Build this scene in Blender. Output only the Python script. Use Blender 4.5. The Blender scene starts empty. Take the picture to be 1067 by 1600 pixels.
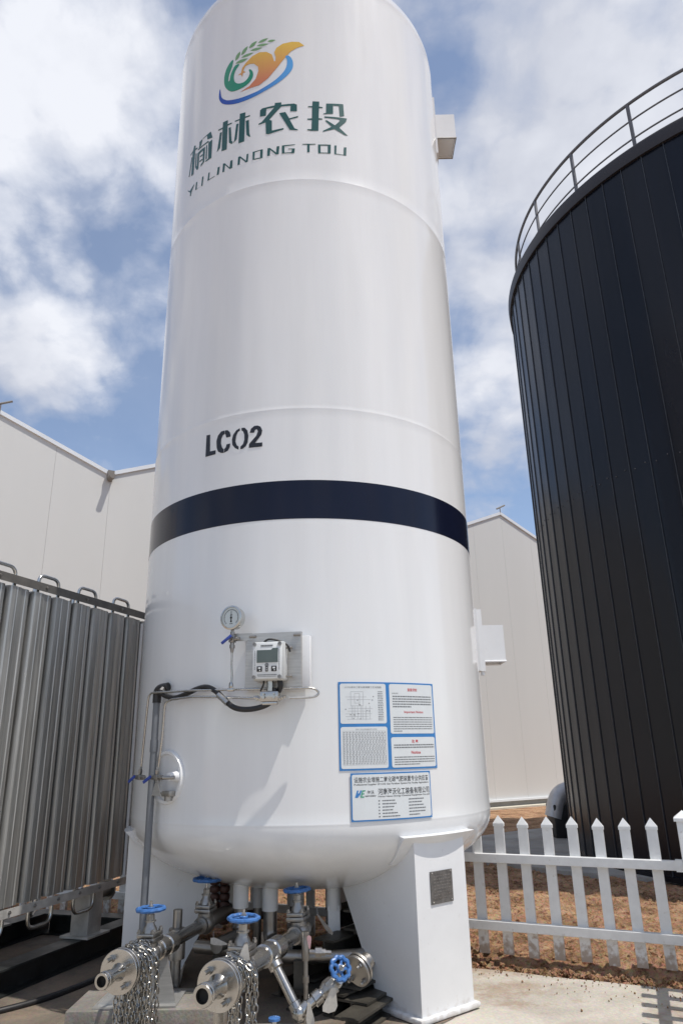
import bpy, bmesh, math, random
from mathutils import Vector, Matrix, noise
random.seed(7)
SC = bpy.context.scene
COL = SC.collection
R_ = math.radians
PI = math.pi
EYE = 1.38            # everything below is written relative to eye level; lifted by EYE at the end

# ------------------------------------------------------------------ camera
def make_camera():
    p, r = R_(18.8), R_(-1.216)
    F = Vector((0, math.cos(p), math.sin(p)))
    U0 = Vector((0, -math.sin(p), math.cos(p))); R0 = Vector((1, 0, 0))
    Rt = R0*math.cos(r)+U0*math.sin(r); U = -R0*math.sin(r)+U0*math.cos(r)
    cd = bpy.data.cameras.new('camera'); co = bpy.data.objects.new('camera', cd); COL.objects.link(co)
    M = Matrix((Rt, U, -F)).transposed().to_4x4(); M.translation = (0, 0, EYE)
    co.matrix_world = M
    cd.sensor_fit = 'VERTICAL'; cd.sensor_height = 36.0; cd.sensor_width = 24.0
    cd.lens = 1098.3/1600*36.0; cd.clip_start = 0.05; cd.clip_end = 2000
    SC.camera = co
make_camera()

# ------------------------------------------------------------------ sky and sun
SUN_EL = 66.5
SUN_AZ = 117.0        # clockwise from +Y: right, a little behind the camera
SKY = 0.138
SEED = 4.7
def make_world():
    w = bpy.data.worlds.new('World'); SC.world = w; w.use_nodes = True
    nt = w.node_tree; N = nt.nodes; L = nt.links; N.clear()
    out = N.new('ShaderNodeOutputWorld'); bg = N.new('ShaderNodeBackground')
    sky = N.new('ShaderNodeTexSky'); sky.sky_type = 'NISHITA'; sky.sun_disc = False
    sky.sun_elevation = R_(SUN_EL); sky.sun_rotation = R_(SUN_AZ)
    sky.air_density = 1.0; sky.dust_density = .6; sky.ozone_density = 2.0; sky.altitude = 1100
    tc = N.new('ShaderNodeTexCoord')
    nrm = N.new('ShaderNodeVectorMath'); nrm.operation = 'NORMALIZE'; L.new(tc.outputs['Generated'], nrm.inputs[0])
    sep = N.new('ShaderNodeSeparateXYZ'); L.new(nrm.outputs[0], sep.inputs[0])
    def math_(op, a, b=None, c=None):
        n = N.new('ShaderNodeMath'); n.operation = op
        for i, v in enumerate((a, b, c)):
            if v is None: continue
            if isinstance(v, (int, float)): n.inputs[i].default_value = v
            else: L.new(v, n.inputs[i])
        return n.outputs[0]
    den = math_('ADD', math_('MAXIMUM', sep.outputs[2], 0.0), 0.45)
    cx = math_('DIVIDE', sep.outputs[0], den); cy = math_('DIVIDE', sep.outputs[1], den)
    cb = N.new('ShaderNodeCombineXYZ'); L.new(cx, cb.inputs[0]); L.new(cy, cb.inputs[1])
    cb.inputs[2].default_value = 3.7
    def fbm(scale, detail, rough, dist=0.0, off=0.0, src=None):
        n = N.new('ShaderNodeTexNoise'); n.noise_dimensions = '2D'; n.inputs['Scale'].default_value = scale
        n.inputs['Detail'].default_value = min(detail, 7); n.inputs['Roughness'].default_value = rough
        n.inputs['Distortion'].default_value = dist
        mp = N.new('ShaderNodeMapping'); mp.inputs['Location'].default_value = (off, off*1.7, off*.3)
        L.new(src or cb.outputs[0], mp.inputs[0]); L.new(mp.outputs[0], n.inputs['Vector'])
        return n.outputs['Fac']
    # billows: distance cells warped by noise give rounded cloud edges
    wn = N.new('ShaderNodeTexNoise'); wn.inputs['Scale'].default_value = 5; wn.inputs['Detail'].default_value = 4; L.new(cb.outputs[0], wn.inputs['Vector'])
    wm = N.new('ShaderNodeVectorMath'); wm.operation = 'MULTIPLY_ADD'; L.new(wn.outputs['Color'], wm.inputs[0]); wm.inputs[1].default_value = (.16,.16,0); L.new(cb.outputs[0], wm.inputs[2])
    vo = N.new('ShaderNodeTexVoronoi'); vo.voronoi_dimensions = '2D'; vo.inputs['Scale'].default_value = 9; vo.feature = 'F1'; vo.inputs['Detail'].default_value = 2; vo.inputs['Roughness'].default_value = .5
    L.new(wm.outputs[0], vo.inputs['Vector']); bil = math_('SUBTRACT', .5, vo.outputs['Distance'])
    big = fbm(3.1, 10, .55, .0, SEED)
    fine = fbm(11, 9, .6, .2, 8.1)
    veil = fbm(2.2, 6, .55, .0, 5.0)
    dens = math_('ADD', big, math_('MULTIPLY', math_('SUBTRACT', fine, .5), .42))
    dens = math_('MULTIPLY_ADD', bil, .24, dens)
    blobs = [((-.347,.615,.708),.13,.15),((-.40,.60,.70),.12,.10),((-.335,.79,.505),.085,.24),((-.40,.78,.50),.08,.14),((.262,.706,.658),.17,.13),
             ((.219,.838,.501),.13,.16),((.19,.87,.45),.08,.10),((.13,.72,.68),.08,.07),((-.24,.62,.745),.09,.05),((.346,.582,.736),.20,.10),((.55,.6,.6),.3,.08),((.168,.58,.79),.06,.08),
             ((-.300,.712,.629),.075,-.20),((-.26,.70,.66),.06,-.14),((-.22,.76,.60),.07,-.12),((.098,.801,.59),.05,-.13),((-.413,.825,.386),.09,-.22),((-.28,.86,.42),.07,-.14),
             ((.136,.600,.785),.035,-.16),((-.19,.58,.79),.10,-.02),((.20,.90,.38),.08,-.16),((.34,.56,.755),.03,-.10)]
    for c, s, a in blobs:
        d = N.new('ShaderNodeVectorMath'); d.operation = 'DISTANCE'; L.new(nrm.outputs[0], d.inputs[0]); d.inputs[1].default_value = Vector(c).normalized()
        q = math_('DIVIDE', d.outputs['Value'], s)
        g = math_('POWER', 2.718, math_('MULTIPLY', math_('MULTIPLY', q, q), -1.0))
        dens = math_('MULTIPLY_ADD', g, a, dens)
    rp = N.new('ShaderNodeValToRGB'); L.new(dens, rp.inputs[0])
    e = rp.color_ramp.elements
    e[0].position = .30; e[0].color = (.16, .16, .16, 1); e[1].position = .74; e[1].color = (1, 1, 1, 1)
    m = e.new(.43); m.color = (.36, .36, .36, 1); m = e.new(.55); m.color = (.70, .70, .70, 1)
    rc = N.new('ShaderNodeValToRGB'); L.new(math_('ADD', veil, math_('MULTIPLY', math_('SUBTRACT', dens, .6), .35)), rc.inputs[0])
    e = rc.color_ramp.elements
    e[0].position = .36; e[0].color = (4.2, 4.4, 5.0, 1); e[1].position = .66; e[1].color = (6.0, 6.15, 6.6, 1)
    tint = N.new('ShaderNodeMix'); tint.data_type = 'RGBA'; tint.blend_type = 'MULTIPLY'; tint.inputs[0].default_value = 1
    L.new(sky.outputs[0], tint.inputs[6]); tint.inputs[7].default_value = (1.12, 1.12, 1.10, 1)
    mix = N.new('ShaderNodeMix'); mix.data_type = 'RGBA'
    L.new(rp.outputs[0], mix.inputs[0]); L.new(tint.outputs[2], mix.inputs[6]); L.new(rc.outputs[0], mix.inputs[7])
    bg.inputs['Strength'].default_value = SKY
    L.new(mix.outputs[2], bg.inputs['Color']); L.new(bg.outputs[0], out.inputs['Surface'])
make_world()
def make_sun():
    s = Vector((math.sin(R_(SUN_AZ))*math.cos(R_(SUN_EL)), math.cos(R_(SUN_AZ))*math.cos(R_(SUN_EL)), math.sin(R_(SUN_EL))))
    ld = bpy.data.lights.new('sun', 'SUN'); ld.energy = 3.65; ld.angle = R_(.6); ld.color = (1, .95, .875)
    lo = bpy.data.objects.new('sun', ld); COL.objects.link(lo); lo.location = (0, 0, 30)
    lo.rotation_euler = s.to_track_quat('Z', 'Y').to_euler()
make_sun()
SC.view_settings.view_transform = 'Standard'; SC.view_settings.look = 'None'
SC.view_settings.exposure = 0.10; SC.view_settings.gamma = 1.0
try: SC.view_settings.use_curve_mapping = False
except Exception: pass

# ------------------------------------------------------------------ materials
def mat(name, col, rough=.5, metal=0., var=0., vscale=6., bump=0., bscale=30., coat=0., spec=.5, streak=None, rvar=0., col2=None):
    m = bpy.data.materials.new(name); m.use_nodes = True
    nt = m.node_tree; N = nt.nodes; L = nt.links
    b = N['Principled BSDF']; b.inputs['Base Color'].default_value = (*col, 1)
    b.inputs['Roughness'].default_value = rough; b.inputs['Metallic'].default_value = metal
    b.inputs['Specular IOR Level'].default_value = spec
    b.inputs['Coat Weight'].default_value = coat; b.inputs['Coat Roughness'].default_value = .06
    tc = N.new('ShaderNodeTexCoord'); mp = N.new('ShaderNodeMapping'); L.new(tc.outputs['Object'], mp.inputs[0])
    if streak: mp.inputs['Scale'].default_value = streak
    if var or rvar or col2:
        n = N.new('ShaderNodeTexNoise'); n.inputs['Scale'].default_value = vscale; n.inputs['Detail'].default_value = 6; n.inputs['Roughness'].default_value = .6
        L.new(mp.outputs[0], n.inputs['Vector'])
        if var or col2:
            r = N.new('ShaderNodeValToRGB'); L.new(n.outputs['Fac'], r.inputs[0])
            c2 = col2 if col2 else tuple(max(0, c*(1-var)) for c in col)
            c1 = col if col2 else tuple(min(1, c*(1+var*.6)) for c in col)
            r.color_ramp.elements[0].position = .32; r.color_ramp.elements[0].color = (*c2, 1)
            r.color_ramp.elements[1].position = .68; r.color_ramp.elements[1].color = (*c1, 1)
            L.new(r.outputs[0], b.inputs['Base Color'])
        if rvar:
            mr = N.new('ShaderNodeMapRange'); L.new(n.outputs['Fac'], mr.inputs[0])
            mr.inputs[1].default_value = .3; mr.inputs[2].default_value = .7
            mr.inputs[3].default_value = max(0, rough-rvar); mr.inputs[4].default_value = rough+rvar
            L.new(mr.outputs[0], b.inputs['Roughness'])
    if bump:
        n2 = N.new('ShaderNodeTexNoise'); n2.inputs['Scale'].default_value = bscale; n2.inputs['Detail'].default_value = 5
        L.new(mp.outputs[0], n2.inputs['Vector'])
        bp = N.new('ShaderNodeBump'); bp.inputs['Strength'].default_value = bump; bp.inputs['Distance'].default_value = .01
        L.new(n2.outputs['Fac'], bp.inputs['Height']); L.new(bp.outputs[0], b.inputs['Normal'])
    return m
M = {}
M['paint'] = mat('white_tank_paint', (.76,.765,.77), .16, 0, .03, 1.3, .015, 5, coat=.25, rvar=.05)
M['legpaint'] = mat('white_leg_paint', (.76,.765,.77), .28, 0, .05, 3, .05, 20)
M['paint'] = mat('white_tank_paint', (.765,.77,.77), .16, 0, .055, 2.2, .02, 5, coat=.2, rvar=.05, streak=(1.6,1.6,.16))
M['navy'] = mat('navy_band_paint', (.006,.008,.022), .16, 0, .1, 3, .01, 6, spec=.3)
M['green_text'] = mat('dark_green_lettering', (.018,.085,.078), .25, 0, .1, 4)
M['stencil'] = mat('black_stencil_paint', (.012,.013,.02), .4, 0, .2, 20)
M['steel'] = mat('stainless_steel', (.50,.485,.46), .26, 1, .14, 7, .03, 60, rvar=.06)
M['steel_dull'] = mat('dull_cast_steel', (.36,.345,.325), .40, 1, .14, 14, .12, 60, rvar=.08)
M['chain'] = mat('galvanised_chain', (.36,.35,.33), .28, 1, .2, 30)
M['alu'] = mat('mill_aluminium', (.44,.435,.415), .36, .78, .30, 3.5, .05, 10, streak=(9,9,.35), rvar=.09)
M['alu_rail'] = mat('aluminium_rail', (.55,.53,.50), .45, .35, .25, 9, .05, 30)
M['blue'] = mat('blue_handwheel_paint', (.045,.145,.38), .38, 0, .3, 40, .1, 80)
M['blue_dark'] = mat('navy_lever_plastic', (.03,.06,.30), .4, 0, .15, 40)
M['pvc'] = mat('grey_conduit_plastic', (.16,.17,.185), .4, 0, .15, 10)
M['rubber'] = mat('black_cable_rubber', (.018,.017,.018), .45, 0, .3, 30)
M['hole'] = mat('dark_bore', (.012,.011,.010), .8)
M['plate_grey'] = mat('brushed_steel_plate', (.46,.455,.44), .38, .55, .15, 8, streak=(1,1,14))
M['housing'] = mat('pale_grey_housing', (.55,.56,.55), .35, 0, .06, 10)
M['face_white'] = mat('white_faceplate', (.70,.72,.72), .4, 0, .04, 30)
M['lcd'] = mat('grey_green_display', (.10,.125,.115), .12, 0, .12, 5)
M['black'] = mat('black_print', (.02,.02,.022), .5)
M['greyprint'] = mat('grey_print', (.33,.34,.35), .6)
M['midprint'] = mat('mid_grey_print', (.17,.18,.19), .6)
M['red'] = mat('red_print', (.55,.05,.06), .5)
M['boardblue'] = mat('blue_board_border', (.035,.20,.50), .3, 0, .08, 12)
M['boardwhite'] = mat('white_board_panel', (.68,.71,.72), .25, 0, .03, 15)
M['logoblue'] = mat('logo_hue_blue', (.04,.2,.5), .4)
M['logogreen'] = mat('logo_hue_green', (.05,.32,.2), .4)
M['fence'] = mat('white_fence_vinyl', (.74,.745,.74), .38, 0, .07, 14, .03, 30)
M['wall'] = mat('light_grey_cladding', (.635,.635,.615), .5, 0, .035, .5, .05, 6, streak=(1,1,.25))
M['coping'] = mat('pale_metal_coping', (.74,.77,.80), .4, 0, .05, 2)
M['gutter'] = mat('brown_gutter', (.2,.18,.16), .5)
M['plinth'] = mat('grey_plinth', (.25,.24,.23), .6, 0, .15, 3)
M['kerb'] = mat('pale_kerb', (.62,.58,.48), .7, 0, .15, 2)
M['darktank'] = mat('black_steel_cladding', (.0045,.0062,.0125), .25, 0, .45, .9, .04, 2, spec=.32, streak=(1,1,.3), rvar=.05)
M['seam'] = mat('standing_seam_lit', (.040,.045,.055), .35, 0, .3, 4)  # lighter than the cladding: light caught by the ribs put into the colour
M['flash'] = mat('dark_brown_flashing', (.018,.014,.016), .5)
M['rail'] = mat('galvanised_guardrail', (.13,.13,.14), .5, .3, .15, 10)
M['toprail'] = mat('weathered_top_rail', (.16,.152,.14), .5, .5, .25, 9)
M['skid'] = mat('black_skid_paint', (.022,.024,.024), .38, 0, .5, 9, .1, 40, rvar=.08)
M['planks'] = mat('dirty_steel_section', (.075,.068,.055), .5, .2, .5, 6)
M['brown'] = mat('brown_fitting', (.07,.032,.025), .5, .2, .4, 30)
M['tag'] = mat('paper_tag', (.50,.47,.42), .7, 0, .15, 40)
M['tagpink'] = mat('pink_tag', (.55,.33,.33), .7, 0, .1, 40)
M['dialrim'] = mat('steel_gauge_rim', (.55,.55,.53), .25, 1)
M['dial'] = mat('pale_dial', (.55,.60,.60), .3)
M['nameplate'] = mat('bare_metal_nameplate', (.20,.19,.18), .42, .6, .35, 30, .2, 60)
M['duct'] = mat('silver_duct_lagging', (.55,.55,.56), .35, .4, .2, 8, .3, 12)
M['blackbox'] = mat('black_box_plastic', (.02,.021,.023), .45, 0, .3, 6)

def splash(m, z0, z1, col, amt):
    nt = m.node_tree; N = nt.nodes; L = nt.links; b = N['Principled BSDF']; src = b.inputs['Base Color'].links[0].from_socket
    g = N.new('ShaderNodeNewGeometry'); s = N.new('ShaderNodeSeparateXYZ'); L.new(g.outputs['Position'], s.inputs[0])
    mr = N.new('ShaderNodeMapRange'); L.new(s.outputs[2], mr.inputs[0]); mr.inputs[1].default_value = z0; mr.inputs[2].default_value = z1; mr.inputs[3].default_value = 1; mr.inputs[4].default_value = 0
    n = N.new('ShaderNodeTexNoise'); n.inputs['Scale'].default_value = 28; n.inputs['Detail'].default_value = 8; L.new(g.outputs['Position'], n.inputs['Vector'])
    a = N.new('ShaderNodeMath'); a.operation = 'MULTIPLY_ADD'; L.new(mr.outputs[0], a.inputs[0]); a.inputs[1].default_value = .42; L.new(n.outputs['Fac'], a.inputs[2])
    r = N.new('ShaderNodeMapRange'); L.new(a.outputs[0], r.inputs[0]); r.inputs[1].default_value = .66; r.inputs[2].default_value = .86; r.inputs[3].default_value = 0; r.inputs[4].default_value = amt
    mx = N.new('ShaderNodeMix'); mx.data_type = 'RGBA'; L.new(r.outputs[0], mx.inputs[0]); L.new(src, mx.inputs[6]); mx.inputs[7].default_value = (*col, 1); L.new(mx.outputs[2], b.inputs['Base Color'])
splash(M['fence'], .05, .24, (.30,.21,.14), .75)
splash(M['legpaint'], -.02, .10, (.40,.34,.28), .35)
def soil_mat():
    m = bpy.data.materials.new('dry_tan_soil'); m.use_nodes = True
    nt = m.node_tree; N = nt.nodes; L = nt.links; b = N['Principled BSDF']
    b.inputs['Roughness'].default_value = .95; b.inputs['Specular IOR Level'].default_value = .1
    tc = N.new('ShaderNodeTexCoord')
    n = N.new('ShaderNodeTexNoise'); n.inputs['Scale'].default_value = 3.0; n.inputs['Detail'].default_value = 10; n.inputs['Roughness'].default_value = .7
    L.new(tc.outputs['Object'], n.inputs['Vector'])
    r = N.new('ShaderNodeValToRGB'); L.new(n.outputs['Fac'], r.inputs[0])
    e = r.color_ramp.elements; e[0].position = .34; e[0].color = (.17,.105,.062,1); e[1].position = .66; e[1].color = (.48,.325,.21,1)
    k = e.new(.5); k.color = (.36,.22,.135,1)
    n3 = N.new('ShaderNodeTexNoise'); n3.inputs['Scale'].default_value = 38; n3.inputs['Detail'].default_value = 9; n3.inputs['Roughness'].default_value = .7; L.new(tc.outputs['Object'], n3.inputs['Vector'])
    mx = N.new('ShaderNodeMix'); mx.data_type = 'RGBA'; mx.blend_type = 'OVERLAY'; mx.inputs[0].default_value = .75
    L.new(r.outputs[0], mx.inputs[6]); L.new(n3.outputs['Color'], mx.inputs[7])
    n4 = N.new('ShaderNodeTexNoise'); n4.inputs['Scale'].default_value = 22; n4.inputs['Detail'].default_value = 8; n4.inputs['Roughness'].default_value = .8; L.new(tc.outputs['Object'], n4.inputs['Vector'])
    r4 = N.new('ShaderNodeValToRGB'); L.new(n4.outputs['Fac'], r4.inputs[0]); e = r4.color_ramp.elements; e[0].position = .40; e[0].color = (.42,.36,.32,1); e[1].position = .50; e[1].color = (1,1,1,1)
    m4 = N.new('ShaderNodeMix'); m4.data_type = 'RGBA'; m4.blend_type = 'MULTIPLY'; m4.inputs[0].default_value = 1; L.new(mx.outputs[2], m4.inputs[6]); L.new(r4.outputs[0], m4.inputs[7])
    hs = N.new('ShaderNodeHueSaturation'); hs.inputs['Saturation'].default_value = 1.02; hs.inputs['Value'].default_value = 1.22; L.new(m4.outputs[2], hs.inputs['Color'])
    L.new(hs.outputs[0], b.inputs['Base Color'])
    bp = N.new('ShaderNodeBump'); bp.inputs['Strength'].default_value = 1.0; bp.inputs['Distance'].default_value = .035
    L.new(n3.outputs['Fac'], bp.inputs['Height']); L.new(bp.outputs[0], b.inputs['Normal'])
    return m
M['soil'] = soil_mat()
def concrete_mat(name, c1, c2, dust=.62):
    m = bpy.data.materials.new(name); m.use_nodes = True
    nt = m.node_tree; N = nt.nodes; L = nt.links; b = N['Principled BSDF']
    b.inputs['Roughness'].default_value = .9; b.inputs['Specular IOR Level'].default_value = .2
    tc = N.new('ShaderNodeTexCoord')
    n = N.new('ShaderNodeTexNoise'); n.inputs['Scale'].default_value = 2.2; n.inputs['Detail'].default_value = 9; n.inputs['Roughness'].default_value = .65; n.inputs['Distortion'].default_value = .4
    L.new(tc.outputs['Object'], n.inputs['Vector'])
    r = N.new('ShaderNodeValToRGB'); L.new(n.outputs['Fac'], r.inputs[0])
    e = r.color_ramp.elements; e[0].position = .38; e[0].color = (*c2, 1); e[1].position = .60; e[1].color = (*c1, 1)
    # soil stains with a ragged edge
    n2 = N.new('ShaderNodeTexNoise'); n2.inputs['Scale'].default_value = 1.1; n2.inputs['Detail'].default_value = 12; n2.inputs['Roughness'].default_value = .72
    mp = N.new('ShaderNodeMapping'); mp.inputs['Location'].default_value = (2.3, 1.1, 0); L.new(tc.outputs['Object'], mp.inputs[0]); L.new(mp.outputs[0], n2.inputs['Vector'])
    r2 = N.new('ShaderNodeValToRGB'); L.new(n2.outputs['Fac'], r2.inputs[0])
    e = r2.color_ramp.elements; e[0].position = .49; e[0].color = (0,0,0,1); e[1].position = .56; e[1].color = (dust,dust,dust,1)
    mx = N.new('ShaderNodeMix'); mx.data_type = 'RGBA'; L.new(r2.outputs[0], mx.inputs[0]); L.new(r.outputs[0], mx.inputs[6]); mx.inputs[7].default_value = (.30,.20,.125,1)
    # fine pits
    v = N.new('ShaderNodeTexNoise'); v.inputs['Scale'].default_value = 60; v.inputs['Detail'].default_value = 4; L.new(tc.outputs['Object'], v.inputs['Vector'])
    ov = N.new('ShaderNodeMix'); ov.data_type = 'RGBA'; ov.blend_type = 'OVERLAY'; ov.inputs[0].default_value = .3
    L.new(mx.outputs[2], ov.inputs[6]); L.new(v.outputs['Color'], ov.inputs[7])
    hs = N.new('ShaderNodeHueSaturation'); hs.inputs['Saturation'].default_value = .85; L.new(ov.outputs[2], hs.inputs['Color'])
    L.new(hs.outputs[0], b.inputs['Base Color'])
    bp = N.new('ShaderNodeBump'); bp.inputs['Strength'].default_value = .35; bp.inputs['Distance'].default_value = .01
    L.new(v.outputs['Fac'], bp.inputs['Height']); L.new(bp.outputs[0], b.inputs['Normal'])
    return m
M['concrete'] = concrete_mat('dusty_concrete', (.50,.455,.385), (.38,.34,.285))
M['dirt_shade'] = concrete_mat('brown_dirt_with_shade', (.21,.17,.13), (.13,.105,.08), .35)  # brown ground, darkened to carry the lower-left and under-tank shade
M['apron'] = concrete_mat('grey_concrete_apron', (.36,.35,.33), (.27,.26,.245), .15)
M['pier'] = concrete_mat('shade_darkened_concrete', (.27,.25,.22), (.18,.165,.145), .3)  # pale concrete darkened: shade of the lower-left block put into the colour
def grad_mat(name, z0, c0, z1, c1, axis='Z'):
    m = bpy.data.materials.new(name); m.use_nodes = True
    nt = m.node_tree; N = nt.nodes; L = nt.links; b = N['Principled BSDF']; b.inputs['Roughness'].default_value = .25
    g = N.new('ShaderNodeNewGeometry'); s = N.new('ShaderNodeSeparateXYZ'); L.new(g.outputs['Position'], s.inputs[0])
    mr = N.new('ShaderNodeMapRange'); L.new(s.outputs[axis], mr.inputs[0]); mr.inputs[1].default_value = z0; mr.inputs[2].default_value = z1
    r = N.new('ShaderNodeValToRGB'); r.color_ramp.elements[0].color = (*c0, 1); r.color_ramp.elements[1].color = (*c1, 1)
    L.new(mr.outputs[0], r.inputs[0]); L.new(r.outputs[0], b.inputs['Base Color'])
    return m
M['emb_blue'] = grad_mat('emblem_blue', -.85, (.012,.06,.38), -.30, (.10,.36,.72), 'X')
M['emb_orange'] = grad_mat('emblem_orange', 5.15+EYE, (.58,.20,.09), 5.50+EYE, (.72,.46,.06))
M['emb_green'] = grad_mat('emblem_green', 5.2+EYE, (.02,.25,.14), 5.5+EYE, (.03,.27,.15))
M['emb_wheat'] = mat('emblem_leaf_green', (.18,.34,.15), .3)

# ------------------------------------------------------------------ geometry helpers
def V(*a): return Vector(a)
class MB:
    def __init__(s): s.v = []; s.f = []
    def add(s, vs, fs):
        b = len(s.v); s.v += [Vector(p) for p in vs]; s.f += [[i+b for i in f] for f in fs]
    def box(s, c, size, X=None, Y=None, Z=None, bev=0):
        X = X or V(1,0,0); Y = Y or V(0,1,0); Z = Z or V(0,0,1); c = Vector(c)
        hx, hy, hz = (k/2 for k in size)
        if bev <= 0:
            p = [c+X*hx*a+Y*hy*b+Z*hz*d for a in (-1,1) for b in (-1,1) for d in (-1,1)]
            s.add(p, [(0,1,3,2),(4,6,7,5),(0,4,5,1),(2,3,7,6),(0,2,6,4),(1,5,7,3)])
        else:
            bm = bmesh.new(); bmesh.ops.create_cube(bm, size=1)
            for v in bm.verts: v.co = Vector((v.co.x*size[0], v.co.y*size[1], v.co.z*size[2]))
            bmesh.ops.bevel(bm, geom=bm.edges[:], offset=bev, segments=2, affect='EDGES', profile=.5)
            bm.verts.index_update()
            s.add([c+X*v.co.x+Y*v.co.y+Z*v.co.z for v in bm.verts], [[v.index for v in f.verts] for f in bm.faces]); bm.free()
    def hexa(s, p):    # 8 points: bottom 4 loop, top 4 loop
        s.add(p, [(3,2,1,0),(4,5,6,7),(0,1,5,4),(1,2,6,5),(2,3,7,6),(3,0,4,7)])
    def lathe(s, p0, axis, prof, n=24, closed=False):
        """prof: (distance along axis, radius)"""
        p0 = Vector(p0); ax = Vector(axis).normalized()
        t = V(0,0,1) if abs(ax.z) < .9 else V(1,0,0)
        a = ax.cross(t).normalized(); b = ax.cross(a)
        vs = []; fs = []
        for d, r in prof:
            for i in range(n):
                th = 2*PI*i/n; vs.append(p0+ax*d+(a*math.cos(th)+b*math.sin(th))*max(r, 1e-5))
        m = len(prof)
        for j in range(m-1):
            for i in range(n):
                k = (i+1) % n; fs.append((j*n+i, j*n+k, (j+1)*n+k, (j+1)*n+i))
        if closed:
            for i in range(n):
                k = (i+1) % n; fs.append(((m-1)*n+i, (m-1)*n+k, k, i))
        else:
            fs.append(tuple(range(n-1, -1, -1))); fs.append(tuple((m-1)*n+i for i in range(n)))
        s.add(vs, fs)
    def cyl(s, p0, p1, r, n=20, r1=None):
        p0 = Vector(p0); p1 = Vector(p1); L = (p1-p0).length
        s.lathe(p0, p1-p0, [(0, r), (L, r1 if r1 is not None else r)], n)
    def tube(s, path, r, n=12, closed=False, cap=True):
        path = [Vector(p) for p in path]; m = len(path)
        tg = []
        for i in range(m):
            if closed: d = path[(i+1) % m]-path[i-1]
            else: d = path[min(i+1, m-1)]-path[max(i-1, 0)]
            tg.append(d.normalized())
        t = V(0,0,1) if abs(tg[0].z) < .9 else V(1,0,0)
        a = tg[0].cross(t).normalized(); vs = []; fs = []
        for i in range(m):
            a = (a-tg[i]*a.dot(tg[i])).normalized(); b = tg[i].cross(a)
            for k in range(n):
                th = 2*PI*k/n; vs.append(path[i]+(a*math.cos(th)+b*math.sin(th))*r)
        for i in range(m if closed else m-1):
            j = (i+1) % m
            for k in range(n):
                l = (k+1) % n; fs.append((i*n+k, i*n+l, j*n+l, j*n+k))
        if cap and not closed:
            fs.append(tuple(range(n-1, -1, -1))); fs.append(tuple((m-1)*n+k for k in range(n)))
        s.add(vs, fs)
    def sphere(s, c, r, n=16, m=10, sc=(1,1,1)):
        c = Vector(c); vs = []; fs = []
        for j in range(m+1):
            ph = PI*j/m
            for i in range(n):
                th = 2*PI*i/n; vs.append(c+V(r*sc[0]*math.sin(ph)*math.cos(th), r*sc[1]*math.sin(ph)*math.sin(th), r*sc[2]*math.cos(ph)))
        for j in range(m):
            for i in range(n):
                k = (i+1) % n; fs.append((j*n+i, (j+1)*n+i, (j+1)*n+k, j*n+k))
        s.add(vs, fs)
    def prism(s, poly, d):
        """poly: 3D loop, d: extrusion vector"""
        poly = [Vector(p) for p in poly]; n = len(poly); d = Vector(d)
        s.add(poly+[p+d for p in poly], [tuple(range(n-1,-1,-1)), tuple(range(n, 2*n))]+[(i, (i+1) % n, n+(i+1) % n, n+i) for i in range(n)])
def arc_path(pts, rad, seg=6):
    """polyline with rounded corners"""
    pts = [Vector(p) for p in pts]; out = [pts[0]]
    for i in range(1, len(pts)-1):
        a, b, c = pts[i-1], pts[i], pts[i+1]
        u = (a-b).normalized(); w = (c-b).normalized(); k = min(rad, (a-b).length*.49, (c-b).length*.49)
        p, q = b+u*k, b+w*k
        for j in range(seg+1):
            t = j/seg; out.append(p*(1-t)**2+b*2*t*(1-t)+q*t*t)
    out.append(pts[-1]); return out
def spline(pts, seg=8):
    pts = [Vector(p) for p in pts]; P = [pts[0]]+pts+[pts[-1]]; out = []
    for i in range(1, len(P)-2):
        for j in range(seg):
            t = j/seg; a, b, c, d = P[i-1], P[i], P[i+1], P[i+2]
            out.append(.5*((2*b)+(c-a)*t+(2*a-5*b+4*c-d)*t*t+(3*b-a-3*c+d)*t**3))
    out.append(pts[-1]); return out

W = {}     # placement matrix of every thing
def setp(o, label=None, cat=None, group=None, kind=None):
    if label: o['label'] = label
    if cat: o['category'] = cat
    if group: o['group'] = group
    if kind: o['kind'] = kind
def thing(name, label, cat, loc=(0,0,0), rotm=None, group=None):
    o = bpy.data.objects.new(name, None); COL.objects.link(o); o.empty_display_size = .1
    m = Matrix.Translation(Vector(loc)) @ (rotm.to_4x4() if rotm is not None else Matrix.Identity(4))
    o.matrix_basis = m; W[o] = m; setp(o, label, cat, group); return o
def finish(me, smooth):
    bm = bmesh.new(); bm.from_mesh(me); bmesh.ops.recalc_face_normals(bm, faces=bm.faces[:]); bm.to_mesh(me); bm.free()
    if smooth:
        for p in me.polygons: p.use_smooth = True
        try: me.set_sharp_from_angle(angle=R_(38))
        except Exception: pass
def obj(name, mb, m, parent=None, smooth=True, org=None, local=False, recalc=True):
    """link mb as one mesh; coordinates are world (eye level) unless local"""
    me = bpy.data.meshes.new(name); vs = mb.v
    if parent is not None:
        base = W[parent]
        if not local:
            inv = base.inverted(); vs = [inv @ v for v in vs]
        o = bpy.data.objects.new(name, me); COL.objects.link(o); o.parent = parent; W[o] = base
    else:
        if org is None:
            org = V(sum(v.x for v in vs)/len(vs), sum(v.y for v in vs)/len(vs), min(v.z for v in vs))
        org = Vector(org); vs = [v-org for v in vs]
        o = bpy.data.objects.new(name, me); COL.objects.link(o); o.location = org; W[o] = Matrix.Translation(org)
    me.from_pydata([tuple(v) for v in vs], [], [tuple(f) for f in mb.f]); me.validate(clean_customdata=False); me.update()
    if recalc: finish(me, smooth)
    elif smooth:
        for p in me.polygons: p.use_smooth = True
    me.materials.append(m); return o
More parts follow.
